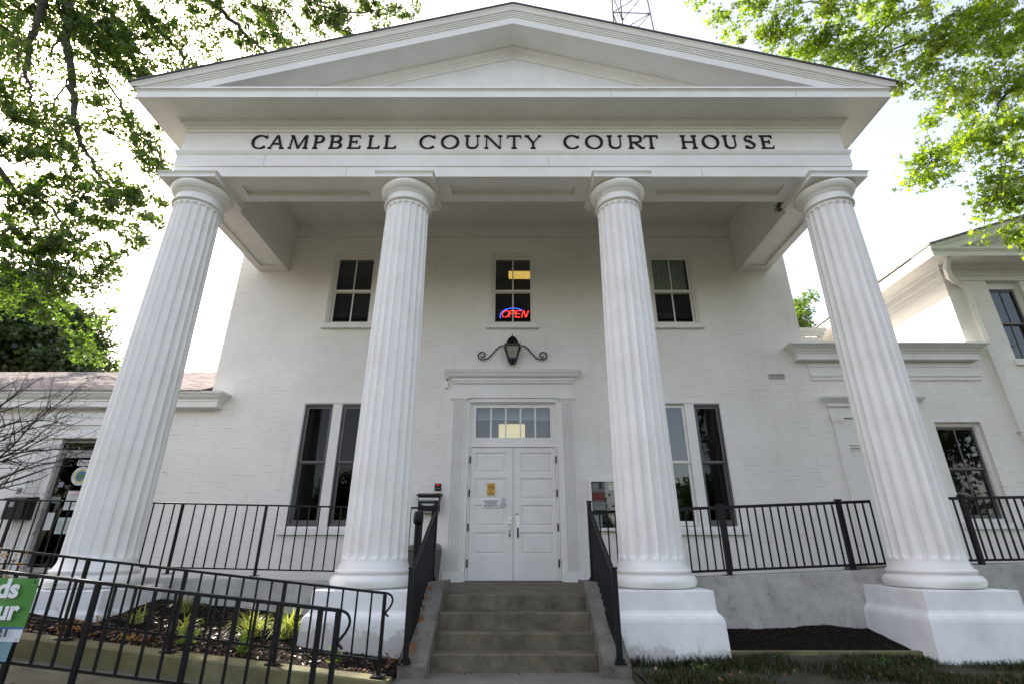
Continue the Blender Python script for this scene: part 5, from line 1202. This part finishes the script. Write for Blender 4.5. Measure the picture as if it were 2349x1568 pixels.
BL = [(40, 30, 60, 12.6, 1.0), (120, 25, 55, 13, 1.1), (230, 50, 70, 13.2, 1.9), (290, 110, 55, 13.4, 1.7), (200, 110, 45, 13, .8), (330, 20, 55, 14, 1.0), (310, 160, 40, 13.6, .7), (20, 90, 30, 12.8, .7), (390, 50, 40, 14.5, .32), (380, 120, 36, 14.5, .32),
      (460, 60, 40, 15, .35), (520, 40, 45, 15.2, .45), (560, 90, 40, 15.2, .55), (620, 50, 55, 15.5, .8), (650, 105, 30, 15.4, .6), (700, 40, 40, 15.5, .9), (750, 30, 45, 15.5, 1.2), (790, 60, 30, 15.6, .8), (860, 25, 45, 15.8, .95), (930, 15, 28, 16, .8), (600, 15, 40, 15.5, .6),
      (15, 210, 40, 12.6, .9), (40, 260, 40, 12.6, .8), (25, 320, 45, 12.7, 1.0), (80, 320, 35, 12.8, .6), (60, 380, 40, 12.7, .8), (130, 330, 35, 13, .5), (120, 400, 40, 13, .7), (220, 210, 36, 13.4, .55), (250, 270, 40, 13.4, .5), (290, 310, 32, 13.5, .75), (340, 300, 35, 13.6, .55), (340, 350, 45, 13.6, 1.0), (370, 390, 24, 13.7, .7), (190, 290, 35, 13.2, .4),
      (200, 400, 40, 13.1, .8), (280, 430, 42, 13.4, 1.2), (330, 460, 40, 13.5, 1.0), (350, 510, 24, 13.5, .8), (250, 480, 45, 13.2, 1.3), (180, 470, 40, 13, 1.2), (300, 540, 35, 13.3, .9), (270, 560, 25, 13.2, .6), (110, 470, 45, 12.9, 1.1), (40, 460, 50, 12.7, 1.1), (30, 540, 50, 12.7, 1.3), (100, 550, 45, 13, 1.2), (170, 560, 45, 13.1, 1.3), (230, 600, 40, 13.2, 1.1), (60, 620, 50, 12.9, 1.3), (140, 640, 45, 13, 1.3), (220, 650, 28, 13.2, .8), (40, 690, 45, 13, 1.1), (110, 700, 40, 13.2, .9), (180, 740, 35, 13.4, .55), (240, 725, 28, 13.5, .4), (200, 790, 35, 13.6, .5)] + [(x_, y_, 85, 12.8, 1.0) for x_, y_ in ((-80, 40), (-90, 200), (-80, 350), (-90, 500), (-80, 640), (-230, 100), (-240, 280), (-240, 450), (-230, 600), (-400, 200), (-400, 400), (60, -110), (220, -110), (380, -110), (-120, -100))]
C = np.concatenate([crown(BL, 31, 42, .22, den=15), tipleaves(tips, 13, .15, 32)])
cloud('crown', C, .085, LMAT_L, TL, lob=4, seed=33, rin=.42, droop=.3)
# --- dark trees behind the left wing
TD = thing('evergreen_tree', 'dense dark tree behind the left wing roof', 'tree', (-17, 21, 0))
M().tube([(-17, 21, -.2), (-17, 21, 4), (-16.9, 21, 8), (-17, 21, 11)], [.4, .34, .25, .12], 10).build('trunk', BARK, TD, smooth=True)
BD = [(40, 720, 90, 20, 1.6), (120, 760, 85, 20, 1.6), (30, 800, 80, 19.5, 1.6), (180, 810, 50, 20, 1.5), (100, 820, 80, 19.5, 1.8), (-60, 720, 110, 20, 1.2), (-60, 830, 90, 19, 1.2), (20, 850, 60, 19, 1.6), (150, 850, 60, 19, 1.8)]
cloud('crown', crown(BD, 51, 40, .5), .13, LMAT_D, TD, lob=4, seed=52)
TS = thing('young_tree', 'small pale green tree top behind the wing roof beside the left column', 'tree', (-15.2, 22, 0))
S = M(); S.tube([(-15.2, 22, -.2), (-15.2, 22, 4), (-15.1, 22, 7.2)], [.14, .1, .04], 8); S.build('trunk', BARK, TS, smooth=True)
cloud('crown', crown([(262, 845, 26, 21, .9), (235, 860, 22, 21, .9), (285, 862, 22, 21, .8), (250, 885, 30, 21, .8), (215, 800, 20, 21, .35), (205, 830, 22, 21, .5)], 61, 20, .3), .095, LMAT_F, TS, lob=4, seed=62)
TB = thing('small_tree', 'bright green tree peeking past the right corner of the court house', 'tree', (14.2, 25, 0))
S = M(); S.tube([(14.2, 25, -.2), (14.2, 25, 6), (13.9, 25, 10.5)], [.3, .22, .06], 8); S.build('trunk', BARK, TB, smooth=True)
cloud('crown', crown([(1848, 672, 12, 24, 1.0), (1838, 695, 16, 24, 1.2), (1830, 715, 20, 24, 1.4), (1855, 690, 10, 24, .8), (1850, 730, 18, 24, 1.2), (1835, 750, 18, 24, 1.4), (1862, 678, 6, 24, .8), (1815, 740, 30, 24, 1.2), (1858, 752, 10, 24, .8), (1810, 790, 40, 24, 1), (1780, 760, 40, 24, 1)], 71, 26, .32), .105, LMAT_F, TB, lob=5, seed=72)
# --- right tree
TR = thing('oak_tree', 'sunlit bright green oak tree overhanging from the top right', 'tree', (15.5, 6.0, 0))
q = M(); q.tube([(15.5, 6, -.2), (15.4, 6.1, 4), (15.0, 6.3, 8), (14.0, 6.8, 11), (12.6, 7.4, 13.2)], [.5, .42, .36, .28, .2], 12); q.build('trunk', BARK, TR, smooth=True)
def kr(L): return [((1880 + a / 2.8) * .9176, b / 2.8 * .9176) for a, b in L]
q = M(); tips = []
RB = [([(1500, -250), (1230, 0), (1060, 110), (940, 190), (860, 290), (780, 350)], .05, .012, 8.8), ([(2100, -200), (1680, 0), (1560, 60), (1400, 110), (1300, 190), (1200, 260), (1100, 290), (900, 400)], .075, .014, 8.2), ([(1680, 0), (1710, 60), (1720, 200), (1770, 340)], .03, .01, 8.0),
      ([(2200, 450), (1904, 590), (1750, 700), (1720, 820)], .05, .012, 7.8), ([(2150, 740), (1904, 840), (1650, 910), (1540, 960)], .04, .01, 8.0), ([(1440, 200), (1400, 270), (1350, 340)], .018, .006, 8.2), ([(1230, 0), (1000, -20), (700, 30), (400, 20), (150, 60)], .04, .01, 9.4), ([(1060, 110), (800, 200), (560, 260), (400, 300)], .03, .008, 9.2),
      ([(1650, 910), (1450, 1000), (1250, 1100), (1180, 1200)], .022, .006, 8.2), ([(2050, 1200), (1850, 1260), (1700, 1350), (1620, 1450)], .03, .008, 7.9)]
for i, (L_, a, b, Y) in enumerate(RB):
    S = limb(q, kr(L_), Y, a, b, seed=i + 90); tips += twigs(q, S, 15, .6, 140 + i, .009)
q.tube([(12.6, 7.4, 13.2), at((1880 + 2100 / 2.8) * .9176, -65, 8.2)], [.2, .08], 8); q.tube([(12.6, 7.4, 13.2), at((1880 + 1500 / 2.8) * .9176, -82, 8.8)], [.2, .05], 8)
q.tube([(14.0, 6.8, 11), at((1880 + 2200 / 2.8) * .9176, 147, 7.8)], [.2, .05], 8); q.tube([(14.6, 6.6, 9.5), at((1880 + 2150 / 2.8) * .9176, 242, 8.0)], [.18, .04], 8); q.tube([(15.0, 6.3, 8), at((1880 + 2050 / 2.8) * .9176, 393, 7.9)], [.15, .03], 8)
q.build('branches', BARK, TR, smooth=True)
BR2 = [(1600, 8, 28, 9.8, 1.0), (1640, 50, 22, 9.6, .8), (1680, 30, 40, 9.6, 1.1), (1740, 20, 45, 9.5, 1.3), (1760, 75, 36, 9.5, 1.2), (1700, 90, 14, 9.5, .5), (1800, 50, 45, 9.3, 1.4), (1830, 110, 40, 9.3, 1.4), (1870, 150, 40, 9.3, 1.3), (1900, 60, 55, 9, 1.3), (1930, 160, 40, 9.4, 1.2), (1970, 100, 45, 9, 1.0), (1980, 180, 35, 9.4, 1.2), (2030, 40, 50, 8.8, 1.0), (2040, 150, 45, 8.9, 1.1), (2090, 190, 40, 8.7, 1.1), (2110, 60, 45, 8.5, .9), (2060, 195, 25, 9, .8),
       (2150, 130, 45, 8.3, 1.2), (2180, 200, 45, 8.2, 1.2), (2230, 60, 55, 8, 1.2), (2290, 30, 55, 7.9, 1.4), (2330, 100, 50, 7.8, 1.4), (2260, 140, 45, 8, 1.2), (2310, 200, 50, 7.8, 1.4), (2240, 220, 45, 8, 1.2), (2170, 260, 32, 8.2, .9), (2140, 285, 24, 8.2, .7), (2210, 290, 35, 8, 1.0), (2280, 290, 45, 7.8, 1.1), (2330, 280, 40, 7.8, 1.1), (2180, 340, 38, 8.1, 1.2), (2140, 375, 32, 8.2, 1.1), (2110, 370, 16, 8.3, .7), (2150, 410, 20, 8.2, .7), (2210, 370, 22, 8.1, .8), (2270, 370, 36, 7.9, .8), (2330, 380, 35, 7.8, .9), (2300, 430, 34, 7.9, 1.0), (2260, 470, 22, 8, .7), (2330, 470, 30, 7.8, .9), (2340, 520, 20, 7.8, .7), (2255, 420, 20, 8, .6)] + [(x_, y_, 75, 7.7, 1.0) for x_, y_ in ((2430, 30), (2440, 160), (2420, 290), (2430, 410), (2540, 80), (2560, 230), (2540, 380), (2660, 160), (2660, 320), (2200, -90), (2330, -80), (2480, -90), (2050, -80), (1900, -70), (2620, -40), (2450, 520))]
C = np.concatenate([crown(BR2, 81, 34, .20, den=18), tipleaves(tips, 10, .11, 82)])
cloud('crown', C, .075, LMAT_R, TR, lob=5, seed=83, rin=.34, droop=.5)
rs = np.random.RandomState(4); C = np.array(at(1862, 115, 9.4)) + rs.normal(size=(46, 3)) * np.array([.09, .09, .13])
cloud('dead_leaf_cluster', C, .07, DRY, TR, lob=5, seed=85, rin=.34, droop=1)
# --- trees across the street, seen only as reflections and as bounce
for i, (x, y, hh_, lb) in enumerate([(-29, -30, 10, 'leafy tree across the street behind the viewer, farthest left'), (-17, -30, 8, 'leafy tree across the street behind the viewer, left'), (-6, -34, 7, 'leafy tree across the street behind the viewer, left of centre'), (7, -34, 7, 'leafy tree across the street behind the viewer, right of centre'), (18, -30, 8, 'leafy tree across the street behind the viewer, right'), (-24, -8, 13, 'leafy roadside tree far left behind the viewer, near the sidewalk'), (24, -8, 14, 'leafy roadside tree far right behind the viewer, near the sidewalk'), (13, -3.5, 13, 'unseen leafy tree added right of and behind the viewer to block sky light'), (30, -30, 10, 'leafy tree across the street behind the viewer, farthest right')]):  # nearest right-hand tree is added to shut out sky light from the right front
    t = thing('street_tree', lb, 'tree', (x, y, 0), 'trees across the street')
    M().tube([(x, y, -.2), (x, y, hh_ * .35), (x + .2, y, hh_ * .7)], [.35, .28, .12], 8).build('trunk', BARK, t, smooth=True)
    rs = np.random.RandomState(200 + i); v = rs.normal(size=(90, 3)); v /= np.linalg.norm(v, axis=1)[:, None]; cc = np.array([x, y, hh_ * .60]) + v * (rs.uniform(.3, 1, 90)[:, None]) * np.array([hh_ * .38, hh_ * .34, hh_ * .40])
    C = (cc[:, None, :] + rs.normal(size=(90, 60, 3)) * .5).reshape(-1, 3)
    cloud('crown', C, .27, LMAT_D, t, lob=4, seed=300 + i)
# ================================================================== RADIO TOWER
tw = thing('radio_tower', 'grey steel lattice tower rising behind the roof', 'tower', (10.0, 30, 0))
def leg(i, z):
    h = 1.0 - z / 90.; s = 3.35 * h
    return Vector((10.0 + .0 + s * (-.93, .93, -.02)[i] * .98, 30 + s * (-.5, -.45, 1.1)[i], z))
q = M()
for i in range(3): q.tube([leg(i, 0), leg(i, 60)], .075, 6)
q.build('legs', GALV, tw)
q = M()
for j in range(40):
    z = j * 2.8 + 1.1
    if z > 58: break
    for i in range(3):
        k = (i + 1) % 3; q.tube([leg(i, z), leg(k, z)], .042, 4)
        if z + 2.8 < 60: q.tube([leg(i, z), leg(k, z + 2.8)], .034, 4); q.tube([leg(k, z), (leg(i, z + 2.8))], .012, 4)
q.build('bracing', GALV, tw)
q = M(); q.tube([leg(1, 0) + Vector((.2, -.1, 0)), leg(1, 60) + Vector((.2, -.1, 0))], .018, 4).tube([Vector((9.2, 30, 0)), Vector((9.8, 30, 60))], .012, 4).tube([Vector((10.9, 30, 0)), Vector((10.3, 30, 60))], .012, 4); q.build('cable', GALV, tw)
# ------------------------------------------------------------------ tidy
for o in bpy.data.objects:
    if '_o' in o.keys(): del o['_o']
